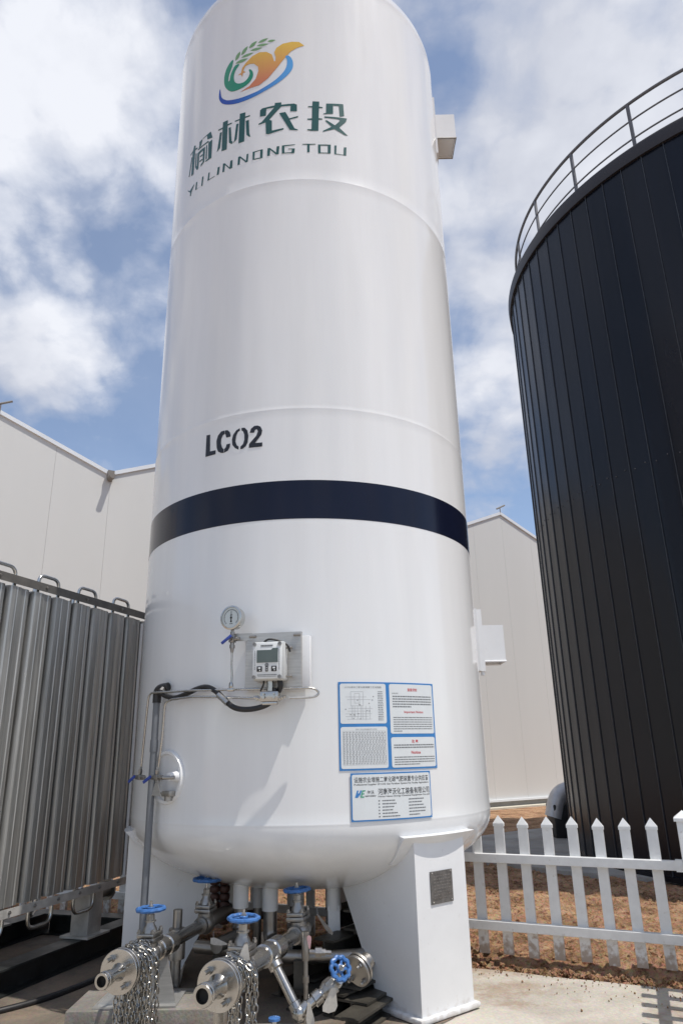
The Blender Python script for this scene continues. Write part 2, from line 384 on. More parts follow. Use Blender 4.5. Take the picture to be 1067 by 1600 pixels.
def copy_tree(o, parent=None):
    c = o.copy(); COL.objects.link(c)
    if parent is not None: c.parent = parent
    W[c] = W[o]
    for ch in list(o.children): copy_tree(ch, c)
    return c

# ---- tank frame
XA, YA, RT = -.2532, 5.458, 1.25
def tp(az, r, z):
    a = R_(az); return V(XA+r*math.sin(a), YA-r*math.cos(a), z)
def er(az): a = R_(az); return V(math.sin(a), -math.cos(a), 0)
def et(az): a = R_(az); return V(math.cos(a), math.sin(a), 0)
def wrap(name, flat, m, parent, r, step=.05):
    """flat: (verts2d, faces) in (u = arc length, z); laid on the tank's cylinder at radius r"""
    bm = bmesh.new()
    vs = [bm.verts.new((x, y, 0)) for x, y in flat[0]]
    for f in flat[1]:
        try: bm.faces.new([vs[i] for i in f])
        except Exception: pass
    if not bm.faces: bm.free(); return None
    x0 = min(v.co.x for v in bm.verts); x1 = max(v.co.x for v in bm.verts)
    k = math.floor(x0/step)+1
    while k*step < x1:
        bmesh.ops.bisect_plane(bm, geom=bm.verts[:]+bm.edges[:]+bm.faces[:], dist=1e-6, plane_co=(k*step, 0, 0), plane_no=(1, 0, 0)); k += 1
    bmesh.ops.recalc_face_normals(bm, faces=bm.faces[:])
    bm.verts.index_update()
    if bm.faces[0].normal.z < 0: bmesh.ops.reverse_faces(bm, faces=bm.faces[:])
    mb = MB(); mb.v = [tp(math.degrees(v.co.x/RT), r, v.co.y) for v in bm.verts]; mb.f = [[v.index for v in f.verts] for f in bm.faces]
    # make every face look outwards
    for f in mb.f:
        a, b, c = (mb.v[i] for i in f[:3]); cen = (a+b+c)/3; out = V(cen.x-XA, cen.y-YA, 0)
        if (b-a).cross(c-a).dot(out) < 0: f.reverse()
    bm.free()
    return obj(name, mb, m, parent, smooth=False, recalc=False)
def curve_flat(polys):
    cu = bpy.data.curves.new('outline', 'CURVE'); cu.dimensions = '2D'; cu.fill_mode = 'BOTH'
    for p in polys:
        sp = cu.splines.new('POLY'); sp.points.add(len(p)-1); sp.use_cyclic_u = True
        for q, (x, y) in zip(sp.points, p): q.co = (x, y, 0, 1)
    return curve_mesh(cu)
def curve_mesh(cu):
    o = bpy.data.objects.new('outline', cu); COL.objects.link(o)
    dg = bpy.context.evaluated_depsgraph_get(); me = bpy.data.meshes.new_from_object(o.evaluated_get(dg))
    fl = ([(v.co.x, v.co.y) for v in me.vertices], [tuple(p.vertices) for p in me.polygons])
    bpy.data.objects.remove(o); bpy.data.curves.remove(cu); bpy.data.meshes.remove(me); return fl
def text_flat(body, x0, x1, y0, y1, bold=0.0):
    cu = bpy.data.curves.new('lettering', 'FONT'); cu.body = body; cu.size = 1; cu.offset = bold; cu.resolution_u = 2
    v, f = curve_mesh(cu)
    ax, bx = min(p[0] for p in v), max(p[0] for p in v); ay, by = min(p[1] for p in v), max(p[1] for p in v)
    return ([(x0+(p[0]-ax)/(bx-ax)*(x1-x0), y0+(p[1]-ay)/(by-ay)*(y1-y0)) for p in v], f)
def merge(*fl):
    v = []; f = []
    for a, b in fl:
        n = len(v); v += list(a); f += [tuple(i+n for i in q) for q in b]
    return (v, f)
def rect(x0, x1, y0, y1): return ([(x0,y0),(x1,y0),(x1,y1),(x0,y1)], [(0,1,2,3)])
def rrect_poly(x0, x1, y0, y1, r):
    p = []
    for cx, cy, a0 in ((x1-r,y0+r,-90),(x1-r,y1-r,0),(x0+r,y1-r,90),(x0+r,y0+r,180)):
        for k in range(5): a = R_(a0+k*22.5); p.append((cx+r*math.cos(a), cy+r*math.sin(a)))
    return p
def rrect(x0, x1, y0, y1, r):
    p = rrect_poly(x0, x1, y0, y1, r); return (p, [tuple(range(len(p)))])
def smooth_poly(p, seg=4):
    n = len(p); out = []
    for i in range(n):
        a, b, c, d = (Vector((*p[(i+k) % n], 0)) for k in (-1,0,1,2))
        for j in range(seg):
            t = j/seg; q = .5*((2*b)+(c-a)*t+(2*a-5*b+4*c-d)*t*t+(3*b-a-3*c+d)*t**3); out.append((q.x, q.y))
    return out
DEC = {
 'YU': [[(-1.034,4.861),(-1.012,4.848),(-1.012,4.812),(-0.978,4.801),(-0.979,4.787),(-1.013,4.795),(-1.018,4.564),(-1.02,4.548),(-1.053,4.549),(-1.054,4.809),(-1.088,4.794),(-1.09,4.809),(-1.048,4.819)],[(-1.068,4.764),(-1.057,4.754),(-1.083,4.568),(-1.098,4.576)],[(-0.953,4.838),(-0.808,4.848),(-0.783,4.768),(-0.845,4.789),(-0.852,4.836),(-0.912,4.836),(-0.926,4.783),(-0.957,4.771),(-0.951,4.795)],[(-0.971,4.773),(-0.835,4.767),(-0.822,4.751),(-0.97,4.761)],[(-1.001,4.751),(-0.987,4.745),(-0.982,4.607),(-0.946,4.564),(-0.965,4.55),(-0.998,4.602)],[(-0.973,4.733),(-0.922,4.735),(-0.87,4.729),(-0.872,4.572),(-0.918,4.552),(-0.915,4.577),(-0.892,4.582),(-0.896,4.709),(-0.946,4.706),(-0.948,4.566),(-0.97,4.571)],[(-0.934,4.673),(-0.898,4.673),(-0.897,4.658),(-0.933,4.659)],[(-0.937,4.627),(-0.899,4.624),(-0.898,4.61),(-0.936,4.612)],[(-0.855,4.733),(-0.844,4.732),(-0.84,4.585),(-0.856,4.582)],[(-0.83,4.744),(-0.785,4.749),(-0.786,4.557),(-0.855,4.56),(-0.855,4.571),(-0.823,4.574)]],
 'LIN': [[(-0.672,4.86),(-0.621,4.854),(-0.623,4.811),(-0.58,4.807),(-0.58,4.795),(-0.622,4.797),(-0.622,4.552),(-0.674,4.559),(-0.673,4.791),(-0.719,4.798),(-0.72,4.811),(-0.672,4.805)],[(-0.7,4.765),(-0.679,4.763),(-0.692,4.603),(-0.726,4.579),(-0.72,4.599)],[(-0.611,4.767),(-0.59,4.765),(-0.577,4.616),(-0.564,4.597),(-0.575,4.582),(-0.602,4.609)],[(-0.507,4.862),(-0.455,4.855),(-0.457,4.81),(-0.413,4.809),(-0.414,4.796),(-0.457,4.796),(-0.459,4.556),(-0.51,4.558),(-0.508,4.795),(-0.551,4.798),(-0.55,4.81),(-0.507,4.808)],[(-0.537,4.767),(-0.516,4.765),(-0.529,4.607),(-0.563,4.582),(-0.551,4.604)],[(-0.45,4.762),(-0.423,4.764),(-0.415,4.62),(-0.405,4.582),(-0.419,4.589),(-0.44,4.616)]],
 'NONG': [[(-0.327,4.826),(-0.309,4.842),(-0.207,4.846),(-0.205,4.871),(-0.153,4.868),(-0.153,4.843),(-0.052,4.843),(-0.029,4.83),(-0.029,4.762),(-0.081,4.766),(-0.079,4.823),(-0.153,4.825),(-0.251,4.707),(-0.228,4.695),(-0.226,4.592),(-0.133,4.601),(-0.133,4.587),(-0.253,4.562),(-0.274,4.57),(-0.279,4.688),(-0.337,4.679),(-0.337,4.692),(-0.311,4.702),(-0.21,4.826),(-0.275,4.826),(-0.277,4.757),(-0.327,4.761)],[(-0.17,4.759),(-0.12,4.763),(-0.089,4.694),(-0.02,4.713),(-0.02,4.699),(-0.086,4.681),(-0.048,4.59),(-0.02,4.574),(-0.022,4.567),(-0.085,4.577)]],
 'TOU': [[(0.094,4.865),(0.147,4.866),(0.145,4.814),(0.173,4.812),(0.173,4.802),(0.144,4.799),(0.14,4.695),(0.17,4.693),(0.17,4.684),(0.14,4.68),(0.137,4.566),(0.084,4.563),(0.051,4.568),(0.051,4.578),(0.084,4.579),(0.087,4.672),(0.052,4.675),(0.052,4.685),(0.088,4.689),(0.09,4.802),(0.058,4.803),(0.058,4.813),(0.092,4.815)],[(0.202,4.853),(0.339,4.876),(0.344,4.753),(0.308,4.739),(0.303,4.847),(0.256,4.841),(0.255,4.756),(0.178,4.739),(0.178,4.747),(0.199,4.756)],[(0.185,4.718),(0.367,4.735),(0.358,4.698),(0.302,4.624),(0.371,4.559),(0.34,4.56),(0.263,4.601),(0.172,4.56),(0.172,4.57),(0.241,4.621),(0.189,4.676),(0.204,4.681),(0.268,4.641),(0.307,4.692),(0.304,4.708),(0.185,4.705)]],
 'PINA': [[(-1.098,4.437),(-1.066,4.404),(-1.011,4.422),(-0.991,4.429),(-1.034,4.371),(-1.044,4.338),(-1.055,4.345),(-1.053,4.379),(-1.099,4.428)],[(-0.97,4.424),(-0.953,4.423),(-0.957,4.349),(-0.894,4.336),(-0.887,4.426),(-0.87,4.423),(-0.878,4.333),(-0.975,4.35)],[(-0.81,4.417),(-0.795,4.418),(-0.8,4.347),(-0.736,4.345),(-0.735,4.34),(-0.817,4.341)],[(-0.707,4.413),(-0.685,4.411),(-0.693,4.336),(-0.714,4.338)],[(-0.653,4.421),(-0.637,4.419),(-0.586,4.351),(-0.58,4.414),(-0.56,4.414),(-0.561,4.336),(-0.585,4.335),(-0.633,4.4),(-0.638,4.333),(-0.656,4.338)],[(-0.508,4.419),(-0.49,4.42),(-0.436,4.353),(-0.433,4.417),(-0.418,4.418),(-0.421,4.341),(-0.438,4.337),(-0.489,4.403),(-0.493,4.339),(-0.512,4.34)]],
 'PINB': [[(-0.367,4.421),(-0.302,4.424),(-0.297,4.421),(-0.299,4.337),(-0.38,4.34),(-0.382,4.422)],[(-0.259,4.422),(-0.24,4.422),(-0.189,4.365),(-0.186,4.426),(-0.165,4.425),(-0.17,4.347),(-0.193,4.348),(-0.238,4.403),(-0.24,4.345),(-0.26,4.347)],[(-0.145,4.428),(-0.044,4.429),(-0.044,4.422),(-0.126,4.416),(-0.125,4.355),(-0.07,4.353),(-0.067,4.381),(-0.096,4.384),(-0.096,4.391),(-0.045,4.389),(-0.049,4.342),(-0.144,4.348)],[(0.012,4.431),(0.115,4.434),(0.115,4.427),(0.068,4.422),(0.068,4.35),(0.05,4.349),(0.051,4.422),(0.012,4.424)],[(0.133,4.429),(0.232,4.439),(0.229,4.351),(0.134,4.343)],[(0.261,4.437),(0.277,4.44),(0.273,4.359),(0.331,4.36),(0.335,4.434),(0.356,4.44),(0.352,4.356),(0.259,4.351)]],
 'HOLE': [[(-0.364,4.411),(-0.318,4.416),(-0.318,4.347),(-0.366,4.349)],[(0.152,4.421),(0.209,4.426),(0.208,4.357),(0.152,4.352)]],
 'BLUE': [[(-0.728,5.229),(-0.719,5.243),(-0.703,5.153),(-0.662,5.096),(-0.605,5.058),(-0.499,5.029),(-0.377,5.034),(-0.293,5.063),(-0.203,5.117),(-0.137,5.191),(-0.112,5.256),(-0.11,5.315),(-0.123,5.356),(-0.097,5.36),(-0.07,5.32),(-0.06,5.26),(-0.071,5.202),(-0.115,5.139),(-0.188,5.075),(-0.292,5.02),(-0.4,4.986),(-0.515,4.983),(-0.612,5.015),(-0.689,5.071),(-0.728,5.149)]],
 'GREEN': [[(-0.593,5.496),(-0.6,5.429),(-0.627,5.354),(-0.634,5.288),(-0.622,5.281),(-0.611,5.344),(-0.572,5.417),(-0.528,5.408),(-0.566,5.358),(-0.579,5.296),(-0.566,5.234),(-0.53,5.198),(-0.479,5.189),(-0.442,5.216),(-0.427,5.259),(-0.436,5.302),(-0.419,5.3),(-0.398,5.257),(-0.399,5.208),(-0.428,5.161),(-0.485,5.134),(-0.563,5.134),(-0.618,5.165),(-0.668,5.245),(-0.68,5.337),(-0.666,5.419),(-0.63,5.477)]],
 'ORANGE': [[(-0.467,5.392),(-0.41,5.441),(-0.346,5.46),(-0.283,5.443),(-0.236,5.4),(-0.216,5.32),(-0.205,5.32),(-0.204,5.362),(-0.217,5.42),(-0.199,5.465),(-0.146,5.5),(-0.072,5.511),(-0.013,5.505),(0.031,5.464),(-0.028,5.441),(-0.079,5.405),(-0.13,5.337),(-0.189,5.25),(-0.263,5.151),(-0.339,5.098),(-0.51,5.094),(-0.427,5.122),(-0.372,5.178),(-0.349,5.257),(-0.355,5.304),(-0.392,5.353),(-0.433,5.366),(-0.471,5.358),(-0.489,5.318),(-0.465,5.291),(-0.49,5.293),(-0.496,5.251),(-0.509,5.288),(-0.542,5.293),(-0.509,5.303),(-0.5,5.353)]],
 'WHEAT': [[(-0.57,5.472),(-0.547,5.479),(-0.533,5.496),(-0.525,5.521),(-0.524,5.552),(-0.545,5.543),(-0.561,5.528),(-0.569,5.504)],[(-0.513,5.503),(-0.488,5.508),(-0.47,5.523),(-0.458,5.546),(-0.451,5.576),(-0.475,5.569),(-0.494,5.556),(-0.507,5.534)],[(-0.442,5.546),(-0.416,5.545),(-0.395,5.554),(-0.38,5.573),(-0.369,5.598),(-0.394,5.596),(-0.415,5.589),(-0.431,5.573)],[(-0.36,5.572),(-0.333,5.565),(-0.31,5.567),(-0.289,5.577),(-0.27,5.593),(-0.295,5.597),(-0.319,5.596),(-0.341,5.588)],[(-0.569,5.441),(-0.533,5.423),(-0.501,5.418),(-0.473,5.423),(-0.447,5.436),(-0.481,5.448),(-0.513,5.454),(-0.542,5.452)],[(-0.512,5.475),(-0.479,5.462),(-0.45,5.46),(-0.423,5.466),(-0.399,5.478),(-0.43,5.487),(-0.46,5.49),(-0.487,5.487)],[(-0.429,5.512),(-0.398,5.496),(-0.37,5.491),(-0.344,5.494),(-0.319,5.504),(-0.348,5.515),(-0.376,5.521),(-0.403,5.521)],[(-0.372,5.541),(-0.343,5.526),(-0.316,5.519),(-0.29,5.521),(-0.265,5.528),(-0.293,5.54),(-0.32,5.547),(-0.346,5.548)],[(-0.277,5.558),(-0.258,5.546),(-0.24,5.543),(-0.223,5.547),(-0.207,5.555),(-0.226,5.564),(-0.244,5.568),(-0.261,5.567)]],
 'LCO': [[(-0.695,2.072),(-0.663,2.07),(-0.658,1.943),(-0.609,1.941),(-0.609,1.912),(-0.696,1.912)],[(-0.54,2.071),(-0.568,2.071),(-0.594,2.045),(-0.605,2.008),(-0.601,1.958),(-0.589,1.927),(-0.564,1.911),(-0.541,1.907),(-0.542,1.933),(-0.556,1.949),(-0.567,1.98),(-0.566,2.014),(-0.553,2.04),(-0.539,2.045)],[(-0.537,2.071),(-0.517,2.069),(-0.499,2.051),(-0.492,2.027),(-0.493,2.016),(-0.526,2.016),(-0.532,2.041),(-0.536,2.046)],[(-0.521,1.965),(-0.493,1.966),(-0.495,1.941),(-0.509,1.917),(-0.537,1.908),(-0.538,1.935),(-0.526,1.945)],[(-0.422,2.065),(-0.448,2.055),(-0.472,2.026),(-0.48,1.991),(-0.475,1.951),(-0.454,1.924),(-0.428,1.909),(-0.428,1.931),(-0.442,1.943),(-0.453,1.971),(-0.449,2.014),(-0.435,2.041),(-0.422,2.046)],[(-0.41,2.065),(-0.387,2.062),(-0.367,2.039),(-0.358,1.999),(-0.362,1.951),(-0.376,1.925),(-0.4,1.91),(-0.415,1.91),(-0.414,1.929),(-0.395,1.945),(-0.387,1.974),(-0.388,2.013),(-0.398,2.037),(-0.41,2.046)],[(-0.349,2.019),(-0.341,2.047),(-0.317,2.065),(-0.294,2.064),(-0.273,2.053),(-0.261,2.024),(-0.267,1.994),(-0.31,1.939),(-0.26,1.937),(-0.259,1.908),(-0.353,1.91),(-0.352,1.938),(-0.302,1.991),(-0.291,2.021),(-0.298,2.038),(-0.311,2.035),(-0.319,2.015)]],
}

# ================================================================== setting: ground
FA = V(.918, 5.541, 0); FD = V(.9077, -.4198, 0); FN = V(.4198, .9077, 0)     # fence line through the yard
def fpt(a, n, z): return FA+FD*a+FN*n+V(0, 0, z)
def ground():
    mb = MB(); s = 500
    mb.add([(-s,-s,-1.50),(s,-s,-1.50),(s,s,-1.50),(-s,s,-1.50)], [(0,1,2,3)])
    o = obj('ground', mb, M['soil'], smooth=False, org=(0,0,-1.5)); setp(o, kind='structure')
    # near soil as real relief
    As = []; a = -14.
    while a < 16: As.append(a); a += .028 if -4.4 < a < 2.6 else .25
    Ns = []; n = -.42
    while n < 30: Ns.append(n); n += .028 if n < 3.2 else (.08 if n < 6 else .6)
    mb = MB(); nn = len(Ns)
    for a in As:
        for n in Ns:
            p = fpt(a, n, 0); x, y = p.x, p.y
            e = noise.fractal(V(x*1.3, y*1.3, 4), .9, 2.0, 4)
            t = min(1, max(0, (n+.14+e*.11+.05*noise.noise(V(x*9,y*9,3)))/.26)); t = t*t*(3-2*t)
            h = -1.412+.075*t
            if n < 6.5:
                c1 = noise.fractal(V(x*7, y*7, 0), .8, 2.1, 5); c2 = abs(noise.noise(V(x*16, y*16, 5)))
                h += t*(c1*.030+c2*.034+abs(noise.noise(V(x*31, y*31, 7)))*.014+noise.noise(V(x*2, y*2, 9))*.022)
            else: h += noise.noise(V(x*.8, y*.8, 9))*.03
            # bank of spoil at the foot of the far building
            d = (Vector((x, y))-Vector((3.0, 15.2))).length
            h += .035*math.exp(-(d/2.6)**2)*max(0, 1+noise.noise(V(x*3, y*3, 1)))
            mb.v.append(V(x, y, h))
    for i in range(len(As)-1):
        for j in range(nn-1):
            mb.f.append([i*nn+j, (i+1)*nn+j, (i+1)*nn+j+1, i*nn+j+1])
    o = obj('soil', mb, M['soil'], smooth=True, org=(0,5,-1.4)); setp(o, kind='structure')
    # clods
    mb = MB(); rnd = random.Random(3)
    for k in range(6500):
        a = rnd.uniform(-3.4, 2.2); n = rnd.uniform(-.12, 2.9)**1.0
        if rnd.random() < .35: n = rnd.uniform(-.2, .25)
        if rnd.random() < .06: n = -.17-abs(rnd.gauss(0,.22))
        p = fpt(a, n, -1.335 if n > .05 else -1.374); r = rnd.choice((.006,.008,.011,.016,.024))*rnd.uniform(.7, 1.2)
        if n < -.16: r = rnd.uniform(.003,.008)
        t = [V(1,0,0),V(-1,0,0),V(0,1,0),V(0,-1,0),V(0,0,1),V(0,0,-1)]
        q = Matrix.Rotation(rnd.uniform(0,6), 3, V(rnd.random(),rnd.random(),rnd.random()+.1).normalized())
        mb.add([p+(q@u)*r*rnd.uniform(.6,1.3) for u in t], [(0,2,4),(2,1,4),(1,3,4),(3,0,4),(2,0,5),(1,2,5),(3,1,5),(0,3,5)])
    o = obj('soil_clods', mb, M['soil'], smooth=False); setp(o, 'loose crumbs and clods of tan soil scattered under the white picket fence', 'soil clods', kind='stuff')
    # concrete yard slab on the near side of the fence
    mb = MB(); top = -1.38
    edge = []
    a = -12.
    while a <= 14: edge.append(fpt(a, -.17+.02*noise.noise(V(a*3, 0, 0)), top)); a += .1
    poly = edge+[V(14,-12,top),V(-14,-12,top)]
    mb.prism([p-V(0,0,.12) for p in poly], (0,0,.12))
    o = obj('concrete_yard', mb, M['concrete'], smooth=False, org=(0,3,-1.5)); setp(o, kind='structure')
    # trodden dirt with shade painted in, round the skid and under the white tank
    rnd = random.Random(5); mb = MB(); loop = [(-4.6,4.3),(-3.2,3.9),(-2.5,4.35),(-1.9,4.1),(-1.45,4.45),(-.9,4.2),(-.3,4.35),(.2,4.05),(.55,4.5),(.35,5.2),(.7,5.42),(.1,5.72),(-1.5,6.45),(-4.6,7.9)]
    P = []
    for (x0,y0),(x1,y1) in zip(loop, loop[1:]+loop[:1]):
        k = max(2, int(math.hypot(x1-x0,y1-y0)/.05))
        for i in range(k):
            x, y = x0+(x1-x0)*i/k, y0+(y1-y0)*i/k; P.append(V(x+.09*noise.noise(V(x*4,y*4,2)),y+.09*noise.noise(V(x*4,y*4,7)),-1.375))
    mb.add(P, [tuple(range(len(P)))]); o = obj('dirt_shade_patch', mb, M['dirt_shade'], smooth=False, org=(-1.5,5,-1.375), recalc=False); setp(o, kind='structure')
    # apron round the dark tank
    mb = MB(); pts = [(1.47,9.78),(1.86,9.22),(2.33,8.60),(2.89,8.20),(3.34,7.86),(5,6.6),(8,5.2),(13,6),(13,14),(9,15),(5,13.9),(3.4,13.05),(2.6,12.5),(2.1,12.05),(1.5,11.3),(1.3,10.5)]
    P2 = [V(x,y,-1.36) for x,y in pts]; mb.prism(P2, (0,0,.07))
    o = obj('concrete_apron', mb, M['apron'], smooth=False, org=(5,9,-1.36)); setp(o, kind='structure')
ground()

# ================================================================== warehouse
def warehouse():
    D = V(math.sin(R_(58.24)), math.cos(R_(58.24)), 0); Nn = V(D.y, -D.x, 0)    # Nn towards the yard
    P0 = V(-6.220, 11.572, 0); u1 = 12.34; H = 6.0; VAL = 5.175; Zb = -1.13; half = u1/6
    t = thing('warehouse', 'large pale grey multi-gabled building with plain panel walls behind the tanks', 'building', P0+D*6+V(0,0,-1.4))
    def q(u, z, w=0): return P0+D*u+Nn*w+V(0,0,z)
    us = [(-4*half+half*k) for k in range(0, 22)]
    zt = lambda k: H if k % 2 == 0 else VAL
    mb = MB(); body = MB()
    prof = [(u, zt(k)) for k, u in enumerate(us)]
    # wall as panels about one metre wide, each with a fine joint
    pw = 1.03
    def ztop(u):
        for (a, za), (b, zb) in zip(prof, prof[1:]):
            if a-1e-6 <= u <= b+1e-6: return za+(zb-za)*(u-a)/(b-a)
        return VAL
    u = us[0]
    while u < us[-1]-.01:
        cuts = [u+.0015]+[x for x in us if u+.01 < x < u+pw-.01]+[min(u+pw, us[-1])-.0015]
        loop = [q(cuts[0], Zb), q(cuts[-1], Zb)]+[q(x, ztop(x)) for x in reversed(cuts)]
        mb.prism([p-Nn*.05 for p in loop], Nn*.05); u += pw
    obj('wall', mb, M['wall'], t, smooth=False)
    # body behind with roof
    back = 22
    rb = MB()
    for (a, za), (b, zb) in zip(prof, prof[1:]):
        rb.add([q(a,za+.01,-.03),q(b,zb+.01,-.03),q(b,zb+.01,-back),q(a,za+.01,-back),q(a,za-.08,-.03),q(b,zb-.08,-.03),q(b,zb-.08,-back),q(a,za-.08,-back)],
               [(0,1,2,3),(7,6,5,4),(0,4,5,1),(2,6,7,3),(0,3,7,4),(1,5,6,2)])
    obj('roof', rb, M['coping'], t, smooth=False)
    mb = MB()
    poly = [q(us[0],Zb,-.06),q(us[-1],Zb,-.06)]+[q(a,z-.09,-.06) for a, z in reversed(prof)]
    mb.prism([p-Nn*.10 for p in poly], Nn*.10)
    for e in (us[0], us[-1]): mb.box(q(e,(Zb+VAL-.2)/2,-back/2), (.1, back, VAL-Zb-.2), D, Nn)
    obj('wall_core', mb, M['wall'], t, smooth=False)
    for k, ((a, za), (b, zb)) in enumerate(zip(prof, prof[1:])):
        mb = MB(); dd = (q(b,zb)-q(a,za)); L = dd.length; dd.normalize(); up = dd.cross(Nn); up = up if up.z > 0 else -up
        mb.box((q(a,za)+q(b,zb))/2+up*.01+Nn*.0, (L+.02, .07, .075), dd, Nn, up)
        obj('coping', mb, M['coping'], t, smooth=False)
    for k, (a, z) in enumerate(prof):
        if k % 2 == 1:
            mb = MB(); mb.cyl(q(a,z-.10,.02), q(a,z-.10,.24), .055, 14); mb.box(q(a,z-.03,.06), (.12,.1,.16), D, Nn)
            obj('gutter_outlet', mb, M['gutter'], t)
        else:
            mb = MB(); b0 = q(a,z+.02,.03)
            mb.cyl(b0, b0+V(0,0,.13), .012, 8); c = b0+V(0,0,.17)+D*.03; e = (D*.9+V(0,0,.45)).normalized()
            mb.cyl(c-e*.17, c+e*.17, .022, 8)
            obj('roof_peak_fitting', mb, M['gutter'], t)
    mb = MB(); mb.box(q(u1/2+1, Zb-.0225, .03), (us[-1]-us[0], .09, .045), D, Nn); obj('base_flashing', mb, M['coping'], t, smooth=False)
    mb = MB(); mb.box(q(u1/2+1, (Zb-.046-1.55)/2, -.04), (us[-1]-us[0], .12, 1.55+Zb-.046), D, Nn); obj('plinth', mb, M['plinth'], t, smooth=False)
    mb = MB(); mb.box(q(u1/2+1, -1.35, .16), (us[-1]-us[0], .26, .14), D, Nn)
    o = obj('building_kerb', mb, M['kerb'], smooth=False); setp(o, 'pale concrete kerb running along the foot of the grey building', 'kerb')
warehouse()

# ================================================================== dark cylindrical tank
def dark_tank():
    C = V(6.655, 9.452, 0); R = 3.775; H = 7.15; Zb = -1.30
    t = thing('storage_silo', 'huge black panel-clad round tank with a railing on its rim, right side of the yard', 'silo', C+V(0,0,Zb))
    n = 86; mb = MB(); N = n*6; vs = []; zs = [Zb]+[Zb+(H-Zb)*k/6 for k in range(1,7)]
    # cladding with standing seams, one bay between seams is 6 steps
    for z in zs:
        for i in range(N):
            th = 2*PI*i/N; k = i % 6; r = R+(.0 if k == 0 else (-.002 if k in (2,3,4) else 0))
            vs.append(C+V(r*math.cos(th), r*math.sin(th), z))
    fs = [(j*N+i, j*N+(i+1)%N, (j+1)*N+(i+1)%N, (j+1)*N+i) for j in range(len(zs)-1) for i in range(N)]
    mb.add(vs, fs)
    obj('cladding', mb, M['darktank'], t); mb = MB()
    for i in range(n):
        th = 2*PI*(i/n); c = V(math.cos(th), math.sin(th), 0); e = V(-c.y, c.x, 0)
        mb.hexa([C+c*(R-.01)-e*.006+V(0,0,Zb), C+c*(R+.013)-e*.003+V(0,0,Zb), C+c*(R+.013)+e*.003+V(0,0,Zb), C+c*(R-.01)+e*.006+V(0,0,Zb),
                 C+c*(R-.01)-e*.006+V(0,0,H-.05), C+c*(R+.013)-e*.003+V(0,0,H-.05), C+c*(R+.013)+e*.003+V(0,0,H-.05), C+c*(R-.01)+e*.006+V(0,0,H-.05)])
    o = obj('standing_seams', mb, M['seam'], t)
    mb = MB()    # lap line rivets half way up
    for i in range(n*2):
        th = 2*PI*(i+.5)/(n*2); c = V(math.cos(th), math.sin(th), 0); mb.sphere(C+c*(R+.003)+V(0,0,3.02+.03*(i%2)), .008, 6, 4)
    setp(obj('rivet_line', mb, M['rail'], t), kind='stuff')
    mb = MB(); mb.lathe(C+V(0,0,H-.17), (0,0,1), [(0,R-.02),(0,R+.035),(.17,R+.045),(.20,R+.03),(.20,R-.1)], 180); obj('rim_flashing', mb, M['flash'], t)
    mb = MB(); mb.lathe(C+V(0,0,H), (0,0,1), [(0,R-.02),(.02,R-.02),(.7,.3),(.72,.01)], 96); obj('roof', mb, M['darktank'], t)
    # railing
    g = obj('guardrail', (lambda m: (m.tube([C+V((R-.17)*math.cos(2*PI*i/180),(R-.17)*math.sin(2*PI*i/180),H+.90) for i in range(180)], .022, 8, closed=True), m)[1])(MB()), M['rail'], t)
    for z in (.33, .62):
        m = MB(); m.tube([C+V((R-.17)*math.cos(2*PI*i/180),(R-.17)*math.sin(2*PI*i/180),H+z) for i in range(180)], .012, 6, closed=True); obj('rail', m, M['rail'], g)
    # posts
    np_ = 24
    for i in range(np_):
        th = 2*PI*i/np_+R_(235.2); c = V(math.cos(th), math.sin(th), 0); e = V(-c.y, c.x, 0)
        m = MB(); m.box(C+c*(R-.17)+V(0,0,H+.45), (.03,.04,.88), c, e); obj('post', m, M['rail'], g, smooth=False)
    mb = MB(); mb.lathe(C+V(0,0,Zb-.005), (0,0,1), [(0,R-.02),(0,R+.03),(.05,R+.03),(.06,R-.02)], 128); obj('base_ring', mb, M['darktank'], t)
dark_tank()
def duct():
    t = thing('lagged_pipe', 'silver foil-wrapped pipe bending down beside the foot of the black tank', 'pipe', (3.05,11.75,-1.3))
    mb = MB(); mb.tube(arc_path([(4.2,11.55,-.66),(3.25,11.62,-.66),(3.14,11.62,-1.02)], .35, 12), .155, 20); o = obj('lagging', mb, M['duct'], t)
    for k in range(3):
        m = MB(); m.lathe((3.45+.16*k,11.6,-.66), (1,-.05,.0), [(0,.157),(.01,.165),(.03,.165),(.04,.157)], 20, closed=True); obj('strap', m, M['steel_dull'], t)
    t2 = thing('pump_housing', 'black box standing on the ground under the silver pipe bend', 'box', (3.18,11.65,-1.3))
    m = MB(); m.box((3.34,11.70,-1.06), (.50,.45,.48), bev=.03); obj('casing', m, M['blackbox'], t2)
    m = MB(); m.box((3.34,11.70,-.81), (.42,.36,.05), bev=.01); obj('lid', m, M['blackbox'], t2)
duct()

